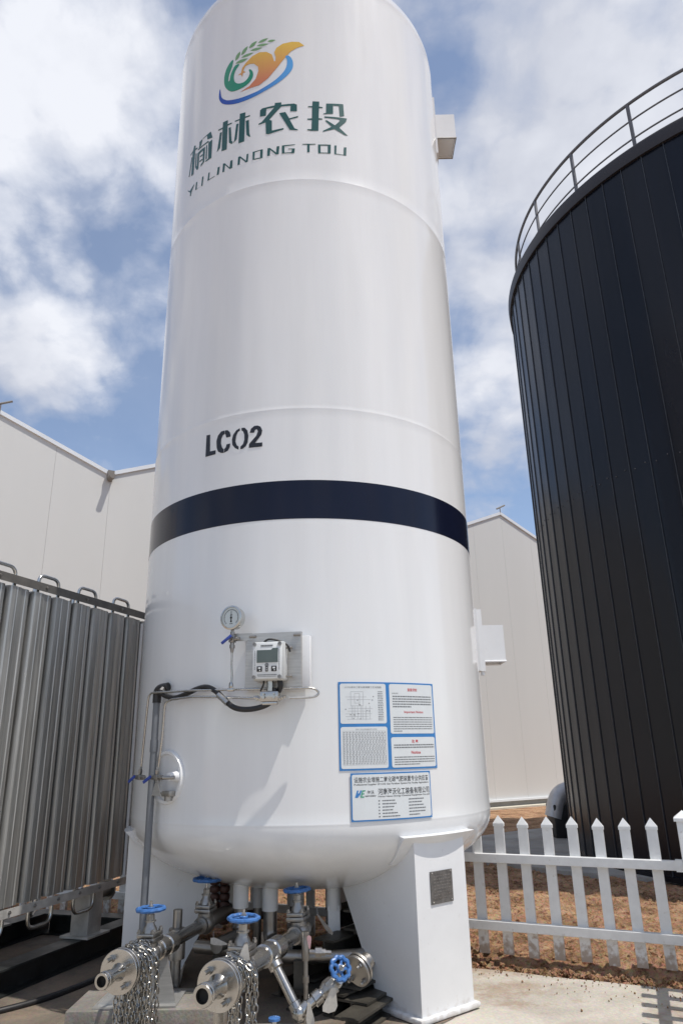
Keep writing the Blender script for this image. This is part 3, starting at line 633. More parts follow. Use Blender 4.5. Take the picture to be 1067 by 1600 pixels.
# ================================================================== picket fence
def picket(parent, P, nrm, along, w=.066):
    m = MB(); m.box(P+V(0,0,.40), (w,.026,.80), along, nrm)
    o = obj('picket', m, M['fence'], parent, smooth=False)
    m = MB(); hw = w/2+.004; hn = .019; z0 = .795; z1 = .815; z2 = .868
    b = [P+along*a*hw+nrm*c*hn+V(0,0,z0) for a, c in ((-1,-1),(1,-1),(1,1),(-1,1))]
    k = [p+V(0,0,z1-z0) for p in b]; top = P+V(0,0,z2)
    m.add(b+k+[top], [(3,2,1,0),(0,1,5,4),(1,2,6,5),(2,3,7,6),(3,0,4,7),(4,5,8),(5,6,8),(6,7,8),(7,4,8)])
    obj('picket_cap', m, M['fence'], o, smooth=False); return o
def fpost(parent, P, nrm, along):
    m = MB(); m.box(P+V(0,0,.42), (.085,.085,.94), along, nrm, bev=.004); o = obj('post', m, M['fence'], parent)
    m = MB(); z0 = .885
    b = [P+along*a*.056+nrm*c*.056+V(0,0,z0) for a, c in ((-1,-1),(1,-1),(1,1),(-1,1))]; k = [p+V(0,0,.02) for p in b]
    m.add(b+k+[P+V(0,0,z0+.065)], [(3,2,1,0),(0,1,5,4),(1,2,6,5),(2,3,7,6),(3,0,4,7),(4,5,8),(5,6,8),(6,7,8),(7,4,8)])
    obj('post_cap', m, M['fence'], o, smooth=False)
def frail(parent, A, B, nrm, z):
    m = MB(); d = B-A; L = d.length; d.normalize(); m.box((A+B)/2+V(0,0,z), (L,.045,.056), d, nrm, bev=.003)
    o = obj('rail', m, M['fence'], parent, smooth=False)
    for E_, s in ((A,1),(B,-1)):
        k = MB(); k.box(E_+d*.022*s+V(0,0,z), (.04,.053,.068), d, nrm); k.cyl(E_+d*.022*s-nrm*.024+V(0,0,z), E_+d*.022*s-nrm*.030+V(0,0,z), .006, 8)
        obj('rail_bracket', k, M['fence'], o, smooth=False)
def fence():
    zb = -1.325
    t = thing('picket_fence', 'white picket fence with pointed tops between the concrete yard and the tan soil', 'fence', fpt(0,0,zb))
    posts = [1.375, -.67, -2.70, -4.70]
    for a in posts: fpost(t, fpt(a,-.01,zb-.03), FN, FD)
    for a0, a1 in zip(posts[1:], posts[:-1]):
        for z in (.595, .177):
            frail(t, fpt(a0+.043,-.03,zb), fpt(a1-.043,-.03,zb), FN, z)
    i = 7
    while True:
        a = i*.168
        if a < -4.6: break
        if all(abs(a-p) > .08 for p in posts): picket(t, fpt(a,0,zb+.004*math.sin(i*2.1)), FN, (FD+V(0,0,.008*math.sin(i*5.3))).normalized())
        i -= 1
    # side run towards the camera, right of the frame; its shadow falls into the picture
    t = thing('side_fence', 'white picket fence run at the right edge whose shadow lies on the concrete', 'fence', fpt(1.375,-1.2,-1.36))
    A = fpt(1.375,-.01,0); D2 = V(-.36,-.933,0).normalized(); N2 = V(.933,-.36,0).normalized(); zb = -1.345
    for z in (.595, .177): frail(t, A+D2*.05+V(0,0,zb), A+D2*1.95+V(0,0,zb), N2, z)
    for k in range(1, 12): picket(t, A+D2*(.168*k+.02)+V(0,0,zb), N2, D2)
    fpost(t, A+D2*2.0+V(0,0,zb-.03), N2, D2)
fence()

# ================================================================== white CO2 tank
ZLO, HLO, ZHI, HHI = -.40, .46, 6.33, .52
def rlow(z): return RT*math.sqrt(max(0, 1-((ZLO-z)/HLO)**2))
def white_tank():
    t = thing('storage_tank', 'tall white upright gas storage tank with a dark blue band, on box legs', 'tank', (XA,YA,-1.38))
    prof = [(ZLO-HLO*math.sin(PI/2*k/22), RT*math.cos(PI/2*k/22)) for k in range(22,-1,-1)]
    seams = [-.382, 2.17, 4.09, 6.31]
    zs = []
    for sz in seams: zs += [(sz-.010,0),(sz-.005,.0009),(sz,.0013),(sz+.005,.0009),(sz+.010,0)]
    z = -.3
    while z < 6.25:
        if all(abs(z-s) > .03 for s in seams): zs.append((z, 0))
        z += .1
    for z, b in sorted(zs):
        if z > ZLO+.001: prof.append((z, RT+b))
    prof += [(ZHI+HHI*math.sin(PI/2*k/22), RT*math.cos(PI/2*k/22)) for k in range(0,23)]
    mb = MB(); mb.lathe((XA,YA,0), (0,0,1), [(z, r) for z, r in prof], 256)
    shell = obj('shell', mb, M['paint'], t)
    # navy band: a painted ring
    mb = MB(); mb.lathe((XA,YA,0), (0,0,1), [(1.395,RT-.01),(1.395,RT+.0012),(1.655,RT+.0012),(1.655,RT-.01)], 256, closed=True); obj('colour_band', mb, M['navy'], t)
    # legs
    for azc, plate in ((39.2, 1), (-81.5, 0), (158.5, 0)):
        e, g = er(azc), et(azc); C = V(XA,YA,0); hw = .205
        m = MB()
        def pt(r, s, z): return C+e*r+g*s+V(0,0,z)
        zb, zt = -1.355, -.50
        m.hexa([pt(1.235,-hw,zb),pt(1.235,hw,zb),pt(.90,hw,zb),pt(.90,-hw,zb), pt(1.235,-hw,zt),pt(1.235,hw,zt),pt(.43,hw,zt-.02),pt(.43,-hw,zt-.02)])
        # closing strip under the saddle
        m.hexa([pt(1.235,-hw,zt),pt(1.235,hw,zt),pt(.9,hw,zt),pt(.9,-hw,zt), pt(1.195,-hw,-.42),pt(1.195,hw,-.42),pt(.9,hw,-.42),pt(.9,-hw,-.42)])
        lg = obj('leg', m, M['legpaint'], t, smooth=False)
        m = MB(); m.box(pt(1.06,0,-1.358), (.40,.47,.03), e, g, bev=.01); obj('base_plate', m, M['legpaint'], lg)
        # saddle pad: a curved plate wrapped on the knuckle with a lip
        m = MB(); na = 24; ring = []
        zs2 = [-.62,-.56,-.52,-.49,-.462]
        for i in range(na+1):
            a = azc-13.2+26.4*i/na; x = abs(2*i/na-1)
            row = []
            for k, z in enumerate(zs2):
                r0 = rlow(z)+.001; row.append(tp(a, r0-.004, z))
            for k, z in reversed(list(enumerate(zs2))):
                r0 = rlow(z); th = .018 if z > -.6 else .012
                row.append(tp(a, r0+th+(.028 if z > -.47 else (.012 if z > -.50 else 0)), z-.005+(.0)))
            ring.append(row)
        n = len(ring[0]); b = len(m.v); 
        for row in ring: m.v += row
        for i in range(na):
            for k in range(n): l = (k+1) % n; m.f.append([i*n+k, i*n+l, (i+1)*n+l, (i+1)*n+k])
        m.f.append(list(range(n))); m.f.append([na*n+k for k in range(n-1,-1,-1)])
        obj('saddle_plate', m, M['legpaint'], lg)
        if plate:
            m = MB(); m.box(pt(1.2385,-.005,-.742), (.006,.178,.166), e, g); npl = obj('nameplate', m, M['nameplate'], lg, smooth=False)
            m = MB()
            for s_ in (-.08,.07):
                for z_ in (-.668,-.816): m.sphere(pt(1.242,s_,z_), .005, 8, 6)
            rnd = random.Random(4)
            for k in range(8):
                s_ = -.07
                while s_ < .06:
                    w_ = rnd.uniform(.006,.02); m.box(pt(1.2418,s_+w_/2,-.685-.016*k), (.001,w_,.005), e, g); s_ += w_+.006
            obj('nameplate_print', m, M['steel_dull'], npl, smooth=False)
    # side brackets (boxes open underneath on a back plate)
    def bracket(z0, z1, y0, y1, x0, x1, p0, p1):
        m = MB(); xm, ym, zm = (x0+x1)/2, (y0+y1)/2, (z0+z1)/2; k = .012
        m.box((xm,y0+k/2,zm),(x1-x0,k,z1-z0)); m.box((xm,y1-k/2,zm),(x1-x0,k,z1-z0)); m.box((x1-k/2,ym,zm),(k,y1-y0-2*k,z1-z0)); m.box((xm-k/2,ym,z1-k/2),(x1-x0-k,y1-y0-2*k,k))
        b = obj('lifting_bracket', m, M['legpaint'], t, smooth=False)
        if z0 > 3: k2 = MB(); k2.box((xm-.006,ym,z0+.02),(x1-x0-.014,y1-y0-.03,.006)); obj('bottom_sheet', k2, M['legpaint'], b, smooth=False)
        m = MB()
        rows = []
        for i in range(9):
            a = 90-9+18*i/8
            rows.append([tp(a,RT-.002,p0),tp(a,RT+.016,p0),tp(a,RT+.016,p1),tp(a,RT-.002,p1)])
        for r in rows: m.v += r
        for i in range(8):
            for k2 in range(4): l = (k2+1)%4; m.f.append([i*4+k2,i*4+l,(i+1)*4+l,(i+1)*4+k2])
        m.f.append([0,1,2,3]); m.f.append([32,33,34,35]); obj('backing_plate', m, M['legpaint'], b, smooth=False)
        m = MB(); m.tube([(x1,y0,z0),(x1,y1,z0),(x0-.1,y1,z0),(x0-.1,y0,z0)], .008, 6, closed=True); obj('rim', m, M['steel_dull'] if z0 > 3 else M['legpaint'], b)
        if z0 > 3: return
        m = MB(); m.box((1.012,5.318,(p0+p1)/2),(.055,.04,p1-p0)); m.cyl((1.02,5.318,p0-.03),(1.02,5.318,p0),.014,10); obj('edge_tube', m, M['legpaint'] if z0 < 3 else M['steel_dull'], b)
    bracket(5.65,5.95,5.33,5.58,.985,1.195,5.40,6.10)
    bracket(.615,.885,5.34,5.56,.985,1.205,.54,1.0)
    # reinforcing disc with a stub on the left flank
    uc, zc = -.905, -.125
    m = MB(); nd = 48; rings = [(0,.000),(.125,.006),(.132,.020),(.148,.022),(.156,.0)]
    for d, h in rings:
        for i in range(nd):
            th = 2*PI*i/nd; m.v.append(tp(math.degrees((uc+d*math.cos(th))/RT), RT+h+.0005, zc+d*math.sin(th)))
    for j in range(len(rings)-1):
        for i in range(nd): k = (i+1)%nd; m.f.append([j*nd+i,j*nd+k,(j+1)*nd+k,(j+1)*nd+i])
    dk = obj('reinforcing_disc', m, M['paint'], t)
    m = MB(); a = math.degrees(uc/RT)+9; m.lathe(tp(a-4,RT-.02,zc+.005), er(a-4), [(0,.05),(.03,.034),(.055,.026),(.10,.022)], 18); obj('stub', m, M['legpaint'], dk)
    return t
tank = white_tank()
def decals():
    wr = lambda n, polys, m, r=.0022: wrap(n, curve_flat(polys), m, tank, RT+r)
    wr('stencilled_gas_name', DEC['LCO'], M['stencil'])
    wr('chinese_lettering', DEC['YU'], M['green_text']); wr('chinese_lettering', DEC['LIN'], M['green_text'])
    wr('chinese_lettering', DEC['NONG'], M['green_text']); wr('chinese_lettering', DEC['TOU'], M['green_text'])
    wr('latin_lettering', DEC['PINA'], M['green_text']); wr('latin_lettering', DEC['PINB']+DEC['HOLE'], M['green_text'])
    wr('emblem_swoosh', [smooth_poly(DEC['BLUE'][0])], M['emb_blue']); wr('emblem_scroll', [smooth_poly(DEC['GREEN'][0])], M['emb_green'])
    wr('emblem_bird', [DEC['ORANGE'][0]], M['emb_orange']); wr('emblem_wheat', DEC['WHEAT'], M['emb_wheat'])
decals()

# ================================================================== information boards
def slab(name, u0, u1, z0, z1, r0, r1, m, parent):
    k = 12; mb = MB()
    for i in range(k+1):
        a = math.degrees((u0+(u1-u0)*i/k)/RT); mb.v += [tp(a,r0,z0),tp(a,r1,z0),tp(a,r1,z1),tp(a,r0,z1)]
    for i in range(k):
        for j in range(4): l = (j+1)%4; mb.f.append([i*4+j,i*4+l,(i+1)*4+l,(i+1)*4+j])
    mb.f.append([0,1,2,3]); mb.f.append([k*4+j for j in range(4)]); return obj(name, mb, m, parent, smooth=False)
def micro(u0, u1, z0, z1, rows, h, rnd, wmin=.004, wmax=.016, gap=.003, last=1.0):
    fl = []
    for k in range(rows):
        z = z1-(z1-z0)*(k+.5)/rows; u = u0; end = u1 if k < rows-1 else u0+(u1-u0)*last
        while u < end:
            w = rnd.uniform(wmin, wmax); fl.append(rect(u, min(u+w, end), z-h/2, z+h/2)); u += w+gap
    return merge(*fl)
def boards():
    rnd = random.Random(11)
    b = thing('information_board', 'larger blue bordered notice board with diagram, table and red headings on the white tank', 'sign', tp(24,RT,-.1))
    slab('backing', .212,.858,-.105,.385,RT+.001,RT+.0035,M['boardblue'],b)
    rp, r1, r2 = RT+.0042, RT+.0048, RT+.0052
    for x0,x1,y0,y1 in ((.222,.505,.150,.376),(.222,.505,-.095,.132),(.528,.848,.092,.376),(.528,.848,-.095,.072)):
        pn = wrap('white_panel', rrect(x0,x1,y0,y1,.012), M['boardwhite'], b, rp)
    pr = lambda fl, m, r=r1: wrap('print', fl, m, b, r)
    # diagram
    fl = [text_flat('LCO2液体二氧化碳储罐工艺流程图', .25,.475,.350,.361)]
    pr(merge(*fl), M['midprint'])
    ln = lambda x0,y0,x1,y1,w=.0013: rect(min(x0,x1)-(w/2 if x0==x1 else 0), max(x0,x1)+(w/2 if x0==x1 else 0), min(y0,y1)-(w/2 if y0==y1 else 0), max(y0,y1)+(w/2 if y0==y1 else 0))
    fl = [ln(.285,.33,.36,.33),ln(.285,.25,.36,.25),ln(.285,.25,.285,.33),ln(.36,.25,.36,.33),ln(.308,.265,.308,.32),ln(.338,.265,.338,.32),ln(.308,.265,.338,.265),ln(.308,.32,.338,.32)]
    for x in (.29,.30,.31,.325,.345,.355,.375,.40): fl.append(ln(x,.165+rnd.random()*.02,x,.25))
    for y in (.175,.19,.205,.22,.235,.285,.30): fl.append(ln(.25+rnd.random()*.02,y,.38+rnd.random()*.04,y))
    for k in range(14):
        x, y = rnd.uniform(.245,.42), rnd.uniform(.165,.30); fl.append(rect(x,x+.008,y,y+.006))
    pr(merge(*fl), M['greyprint'])
    pr(merge(micro(.452,.485,.165,.335,17,.0042,rnd,.004,.012)), M['midprint'])
    # table
    fl = [text_flat('液体二氧化碳储罐容积对照表', .31,.44,.114,.122)]
    for k in range(20): fl.append(ln(.235,-.075+k*.0097,.495,-.075+k*.0097,.0009))
    for k in range(14): fl.append(ln(.235+k*.02,-.075,.235+k*.02,.109,.0009))
    pr(merge(*fl), M['greyprint'])
    fl = [micro(.237,.493,-.073,.107,19,.0035,rnd,.006,.010,.0095)]; pr(merge(*fl), M['greyprint'], r2)
    # right column
    for hd in (text_flat('重要须知', .655,.725,.335,.353,.01), text_flat('Important Notice', .625,.765,.205,.222,.015), text_flat('注 意', .668,.715,.040,.058,.02), text_flat('Notice', .662,.730,-.022,-.005,.02)): wrap('heading', hd, M['red'], b, r1)
    for fl in (text_flat('使用须知：', .545,.59,.318,.326), micro(.548,.835,.238,.312,5,.0062,rnd,.006,.02,.0025,.45), micro(.548,.835,.10,.19,7,.0042,rnd,.008,.03,.0025,.2),
             micro(.545,.838,.008,.035,2,.0062,rnd,.006,.02,.0025,1), micro(.545,.838,-.085,-.032,4,.0048,rnd,.008,.028,.0025,.6)): pr(fl, M['midprint'])
    c = thing('company_board', 'smaller white board with bold black company name, below the bordered notice board', 'sign', tp(24,RT,-.38))
    slab('backing', .273,.790,-.372,-.119,RT+.005,RT+.0075,M['boardblue'],c)
    wrap('white_panel', rrect(.280,.783,-.364,-.127,.010), M['boardwhite'], c, RT+.0082)
    pr = lambda fl, m, r=RT+.0088: wrap('print', fl, m, c, r)
    pr(merge(text_flat('设施农业增施二氧化碳气肥装置专业供应商', .292,.772,-.170,-.140,.003), text_flat('河南海沃化工装备有限公司', .432,.775,-.238,-.203,.006),
             text_flat('Professional Supplier Of CO2 Gas Fertilizer System For Facility Agriculture', .292,.772,-.187,-.175,.01),
             text_flat('Henan Haiwo Energy Chemical Equipment Co.,Ltd', .432,.775,-.252,-.241,.012), text_flat('海沃', .366,.408,-.232,-.212,.005), text_flat('HAIWO ENERGY', .354,.420,-.245,-.237,.02)), M['black'])
    # small company monogram: blue H, green E with a slanting stem
    H_ = [[(.295,-.248),(.305,-.248),(.318,-.210),(.308,-.210)],[(.312,-.248),(.322,-.248),(.336,-.210),(.326,-.210)],[(.306,-.232),(.324,-.232),(.326,-.225),(.308,-.225)]]
    E_ = [[(.326,-.248),(.348,-.248),(.350,-.242),(.336,-.242),(.338,-.232),(.350,-.231),(.351,-.226),(.340,-.226),(.343,-.217),(.356,-.215),(.357,-.210),(.338,-.210)]]
    pr(curve_flat(H_), M['logoblue']); pr(curve_flat(E_), M['logogreen'], RT+.0091)
    fl = []
    for k in range(6):
        z = -.268-.0165*k
        fl.append(micro(.432,.442,z-.003,z+.003,1,.006,rnd,.008,.01)); fl.append(micro(.455,.455+rnd.uniform(.06,.13),z-.003,z+.003,1,.0055,rnd,.006,.02,.002))
        fl.append(micro(.625,.625+rnd.uniform(.06,.14),z-.001,z+.005,1,.0055,rnd,.006,.02,.002))
    pr(merge(*fl), M['midprint'])
boards()

# ================================================================== instruments on the white tank
def frame(az, r, z):
    """matrix: x = right along the tank, y = into the tank, z = up; origin at given point"""
    X, Y, Z = et(az), -er(az), V(0,0,1); m = Matrix((X, Y, Z)).transposed(); return tp(az, r, z), m
def transmitter():
    loc, rm = frame(-8, RT, .50)
    t = thing('level_transmitter', 'pale grey level meter with a dark display, bolted on a square steel plate', 'meter', loc, rm)
    L = lambda n, mb, m, p=t, s=True: obj(n, mb, m, p, smooth=s, local=True)
    # mounting plate: folded sheet with white standoff frame behind it
    m = MB(); m.box((.024,-.075,.012),(.33,.004,.315),bev=.001); m.box((.024,-.055,.168),(.33,.04,.004)); m.box((-.139,-.055,.012),(.004,.04,.315)); m.box((.187,-.055,.012),(.004,.04,.315))
    m.box((-.17,-.077,.150),(.13,.004,.045)); pl = L('mounting_plate', m, M['plate_grey'], t, False)
    m = MB(); m.box((.17,-.02,.0),(.13,.045,.30),bev=.004); m.box((-.09,-.02,.0),(.13,.045,.30),bev=.004); L('standoff', m, M['legpaint'], pl)
    m = MB()
    for x in (-.10,.165):
        m.cyl((x-.02,-.082,.150),(x+.02,-.082,.150),.007,8)
    L('slot_screw', m, M['steel_dull'], pl)
    # housing
    hx, hz = .018, -.004
    m = MB(); m.box((hx,-.125,hz),(.188,.085,.218),bev=.012); h = L('housing', m, M['housing'])
    m = MB(); m.box((hx-.004,-.176,hz),(.168,.022,.206),bev=.008)
    lid = L('lid', m, M['face_white'], h)
    m = MB()
    for x in (-.078,.070):
        for z in (-.092,.092): m.lathe((hx+x,-.186,hz+z),(0,-1,0),[(0,.0115),(.006,.0115),(.006,.006),(.002,.004)],14)
    L('corner_screw', m, M['steel_dull'], h)
    m = MB(); m.cyl((hx+.095,-.125,hz+.075),(hx+.130,-.125,hz+.075),.007,8); m.cyl((hx+.095,-.125,hz-.085),(hx+.13,-.125,hz-.085),.007,8); m.cyl((hx+.118,-.125,hz+.075),(hx+.127,-.125,hz+.075),.011,6); m.cyl((hx+.118,-.125,hz-.085),(hx+.127,-.125,hz-.085),.011,6); L('side_bolt', m, M['steel_dull'], h)
    yf = -.1882
    m = MB(); x0,x1,z0,z1 = hx-.062,hx+.060,hz-.012,hz+.068
    m.prism([(x0,yf+.001,z0),(x1,yf+.001,z0),(x1,yf+.001,z1),(x0+.092,yf+.001,z1),(x0+.082,yf+.001,z1-.010),(x0,yf+.001,z1-.010)],(0,-.003,0)); L('display', m, M['lcd'], lid, False)
    for x, w in ((hx-.046,.030),(hx-.004,.015),(hx+.038,.030)):
        m = MB(); m.box((x,yf-.0005,hz-.047),(w,.003,.030),bev=.001); b = L('button', m, M['black'], lid)
        m = MB()
        if w > .02:
            m.box((x,yf-.0026,hz-.042),(.014,.001,.009)); m.box((x+.003,yf-.0026,hz-.055),(.006,.001,.006))
        else:
            m.prism([(x-.004,yf-.0021,hz-.044),(x+.004,yf-.0021,hz-.044),(x,yf-.0021,hz-.037)],(0,-.001,0)); m.prism([(x-.004,yf-.0021,hz-.051),(x+.004,yf-.0021,hz-.051),(x,yf-.0021,hz-.058)],(0,-.001,0))
        L('button_mark', m, M['face_white'], b, False)
    m = MB(); rnd = random.Random(2)
    def txt(x0,x1,z,h):
        x = x0
        while x < x1: w = rnd.uniform(.003,.007); m.box((x+w/2,yf+.0008,z),(w,.002,h)); x += w+.0018
    txt(hx-.040,hx+.030,hz+.083,.009); txt(hx-.058,hx+.055,hz-.080,.0055); txt(hx-.055,hx+.050,hz-.089,.003)
    m.lathe((hx-.004,yf+.001,hz-.025),(0,-1,0),[(0,.011),(.002,.011),(.0021,.001)],16)
    for sx in (-.074,.068):
        z = hz-.05
        while z < hz+.06: h_ = rnd.uniform(.002,.006); m.box((hx+sx,yf+.0008,z),(.003,.002,h_)); z += h_+.002
    L('face_print', m, M['midprint'], lid, False)
    # neck and manifold under the housing
    m = MB(); m.cyl((hx,-.12,hz-.108),(hx,-.12,hz-.165),.020,16); m.box((hx,-.115,hz-.195),(.105,.06,.055),bev=.004)
    for s in (-1,1):
        for k in range(3): m.cyl((hx+s*.052+s*.014*k,-.12,hz-.205+.004*k),(hx+s*.052+s*.014*(k+1)-s*.002,-.12,hz-.205+.004*k),.014-.002*k+(.003 if k==1 else 0),6)
        m.cyl((hx+.03*s,-.15,hz-.20),(hx+.03*s,-.156,hz-.20),.009,6)
        m.cyl((hx+.03*s,-.15,hz-.182),(hx+.03*s,-.156,hz-.182),.006,6)
    m.box((hx,-.115,hz-.232),(.085,.045,.018),bev=.003); L('manifold_block', m, M['steel'], t)
    m = MB(); m.tube(spline([(hx+.055,-.12,hz-.10),(hx+.06,-.12,hz-.14),(hx+.045,-.10,hz-.165)]),.0155,12); m.tube(spline([(hx-.035,-.13,hz-.105),(hx-.03,-.155,hz-.13),(hx-.05,-.14,hz-.165)]),.005,8); m.tube(spline([(hx-.03,-.15,hz+.11),(hx+.0,-.16,hz+.122),(hx+.05,-.15,hz+.115),(hx+.10,-.14,hz+.09),(hx+.118,-.13,hz+.05)]),.006,8)
    L('wire', m, M['rubber'], t)
transmitter()
def gauge():
    loc, rm = frame(-17, 1.37, .555)
    t = thing('pressure_gauge', 'round steel pressure gauge with a pale dial above a small blue-handled valve', 'gauge', loc, rm)
    L = lambda n, mb, m, p=t, s=True: obj(n, mb, m, p, smooth=s, local=True)
    c = V(0.0,-.01,.205)
    tilt = V(-.10,-1,0).normalized()
    m = MB(); m.lathe(c-tilt*.038,tilt,[(0,.060),(.004,.066),(.030,.067),(.044,.067),(.050,.0725),(.058,.0715),(.060,.062),(.052,.060)],36); case = L('case', m, M['dialrim'])
    m = MB(); m.lathe(c+tilt*.012,tilt,[(0,.0615),(.004,.0615)],36); d = L('dial', m, M['dial'], case)
    X = V(0,0,1).cross(tilt).normalized()*-1; X = tilt.cross(V(0,0,1)).normalized()
    if X.x < 0: X = -X
    m = MB(); f = c+tilt*.0165
    m.prism([f+X*a+V(0,0,z) for a, z in ((-.003,-.020),(.003,-.020),(.0008,.040),(-.0008,.040))],tilt*.0015); m.lathe(f,tilt,[(0,.007),(.004,.006)],12); m.lathe(f-V(0,0,.022),tilt,[(0,.006),(.0015,.006)],10); L('needle', m, M['black'], d, False)
    m = MB()
    for k in range(27):
        a = R_(225-270*k/26); r0 = .040 if k % 5 == 0 else .044; p = lambda r: f+X*r*math.cos(a)+V(0,0,r*math.sin(a))
        m.box((p(r0)+p(.050))/2-tilt*.0004,(.0012,.0008,.050-r0),(X*-math.sin(a)+V(0,0,math.cos(a))),tilt,(X*math.cos(a)+V(0,0,math.sin(a))))
    arc = [f+X*.0475*math.cos(R_(q))+V(0,0,.0475*math.sin(R_(q))) for q in range(-45,226,10)]
    m.tube(arc,.0012,5)
    m.box(f+V(0,0,.016)-tilt*.0003,(.016,.0006,.004),X,tilt); m.box(f-V(0,0,.036)-tilt*.0003,(.022,.0006,.0035),X,tilt)
    L('scale', m, M['black'], d, False)
    # stem, valve, tube
    m = MB(); x, y = 0.0,-.005
    m.lathe((x,y,.135),(0,0,-1),[(-.005,.010),(.012,.010),(.012,.013),(.030,.013),(.030,.009),(.036,.009)],6); m.box((x,y,.082),(.034,.034,.042),bev=.004); m.lathe((x+.017,y,.082),(1,0,0),[(0,.013),(.014,.013),(.014,.010),(.03,.010)],12)
    m.cyl((x,y-.02,.085),(x,y-.038,.085),.010,12); m.lathe((x,y,.062),(0,0,-1),[(0,.012),(.014,.012),(.014,.0155),(.034,.0155),(.034,.011),(.048,.010),(.060,.007)],6); v = L('valve_body', m, M['steel_dull'])
    m = MB(); h0 = V(x+.004,y-.042,.090); d_ = V(-.8,-.1,-.62).normalized(); w_ = V(.62,0,-.8).normalized()
    m.box(h0+d_*.026,(.074,.012,.017),d_,d_.cross(w_),w_,bev=.004); L('lever', m, M['blue_dark'], v)
    m = MB(); m.tube([(x,y,.01),(x-.001,y,-.06),(x+.002,y+.004,-.13),(x,y,-.196)],.0058,10); m.lathe((x,y,-.165),(0,0,-1),[(0,.008),(.01,.012),(.03,.012),(.04,.009)],6); m.box((x,y,-.208),(.040,.020,.020),bev=.003); L('riser_tube', m, M['steel'])
gauge()
def impulse_tubes():
    t = thing('impulse_tube', 'upper thin steel tube running from the left valve to the level meter and looping back', 'tube', tp(-30,1.34,.35))
    q = lambda a, r, z: tp(a, r, z)
    path = [q(-48.3,1.345,-.07),q(-47.6,1.345,.15),q(-47.0,1.345,.30),q(-46.4,1.345,.355)]
    path = arc_path([q(-48.6,1.34,-.075),q(-47.0,1.34,.372),q(-40,1.335,.365),q(-30,1.325,.362),q(-19,1.335,.352),q(-8,1.36,.345),q(1.2,1.36,.345)],.05,5)
    m = MB(); m.tube(path[:-1],.0068,10); obj('long_run', m, M['steel'], t)
    c = [q(0.4,1.36,.345),q(2.2,1.36,.344),q(3.6,1.355,.336),q(4.3,1.352,.318),q(3.7,1.355,.300),q(2.0,1.36,.292),q(-2.6,1.372,.291)]
    m = MB(); m.tube(spline([path[-2]]+c,5),.0068,10); obj('return_loop', m, M['steel'], t)
    t2 = thing('impulse_tube', 'lower thin steel tube bending down to the right-hand one of two blue-lever valves', 'tube', tp(-41,1.34,.1))
    m = MB(); m.tube(arc_path([q(-40.2,1.34,-.07),q(-39.3,1.34,.10),q(-39.0,1.34,.300),q(-37,1.335,.318),q(-30,1.325,.325),q(-20,1.335,.312),q(-12.5,1.365,.297),q(-9.6,1.372,.294)],.045,5),.0068,10); obj('long_run', m, M['steel'], t2)
    # two needle valves with blue levers
    def nv(a, r, label, stub):
        loc, rm = frame(a, r, -.125); v = thing('needle_valve', label, 'valve', loc, rm, 'blue-lever valves on the thin tubes')
        L = lambda n, mb, mm, p=v, s=True: obj(n, mb, mm, p, smooth=s, local=True)
        m = MB(); m.box((0,0,0),(.030,.026,.030),bev=.003); m.lathe((-.015,0,0),(-1,0,0),[(0,.011),(.02,.011),(.02,.014),(.032,.014),(.032,.009),(.046,.009)],6)
        m.lathe((0,0,.015),(0,0,1),[(0,.009),(.008,.013),(.028,.013),(.030,.009),(.045,.008)],6)
        m.lathe((.015,0,0),(1,0,0),[(0,.012),(.016,.012),(.016,.016),(.034,.016),(.034,.010),(.046,.010)],6)
        L('body', m, M['steel_dull'])
        m = MB(); d = V(-.80,-.25,-.55).normalized(); w = V(.55,0,-.8).normalized(); w = (w-d*w.dot(d)).normalized(); m.box(V(-.052,-.012,.004)+d*.026,(.064,.011,.018),d,d.cross(w),w,bev=.004); m.cyl((-.05,0,.002),(-.05,-.016,.002),.009,10); L('lever', m, M['blue_dark'])
        if stub:
            m = MB(); m.cyl((.058,0,0),(.12,.035,0),.011,10); m.cyl((.05,-.005,-.01),(.055,-.008,-.05),.004,6); L('connector', m, M['steel_dull'])
    nv(-48.4,1.345,'left valve with a blue lever on a thin steel tube, beside the grey conduit',False)
    nv(-40.2,1.345,'right valve with a blue lever, joined to the white stub on the tank flank',True)
    # small flanged drain fitting under the disc
    loc, rm = frame(-39.5,1.29,-.215); v = thing('drain_fitting', 'small dull metal fitting with a triangular plate, just below the blue-lever valves', 'fitting', loc, rm)
    m = MB(); m.box((.03,0,0),(.075,.05,.030),bev=.004); m.cyl((.03,0,-.01),(.03,0,-.04),.024,14); m.cyl((-.01,0,0),(-.10,-.01,-.004),.008,8); obj('body', m, M['steel_dull'], v, local=True)
    m = MB(); m.prism([(-.055,-.03,.085),(-.005,-.03,-.012),(-.095,-.03,-.012)],(0,.004,0)); obj('gusset', m, M['plate_grey'], v, smooth=False, local=True)
impulse_tubes()
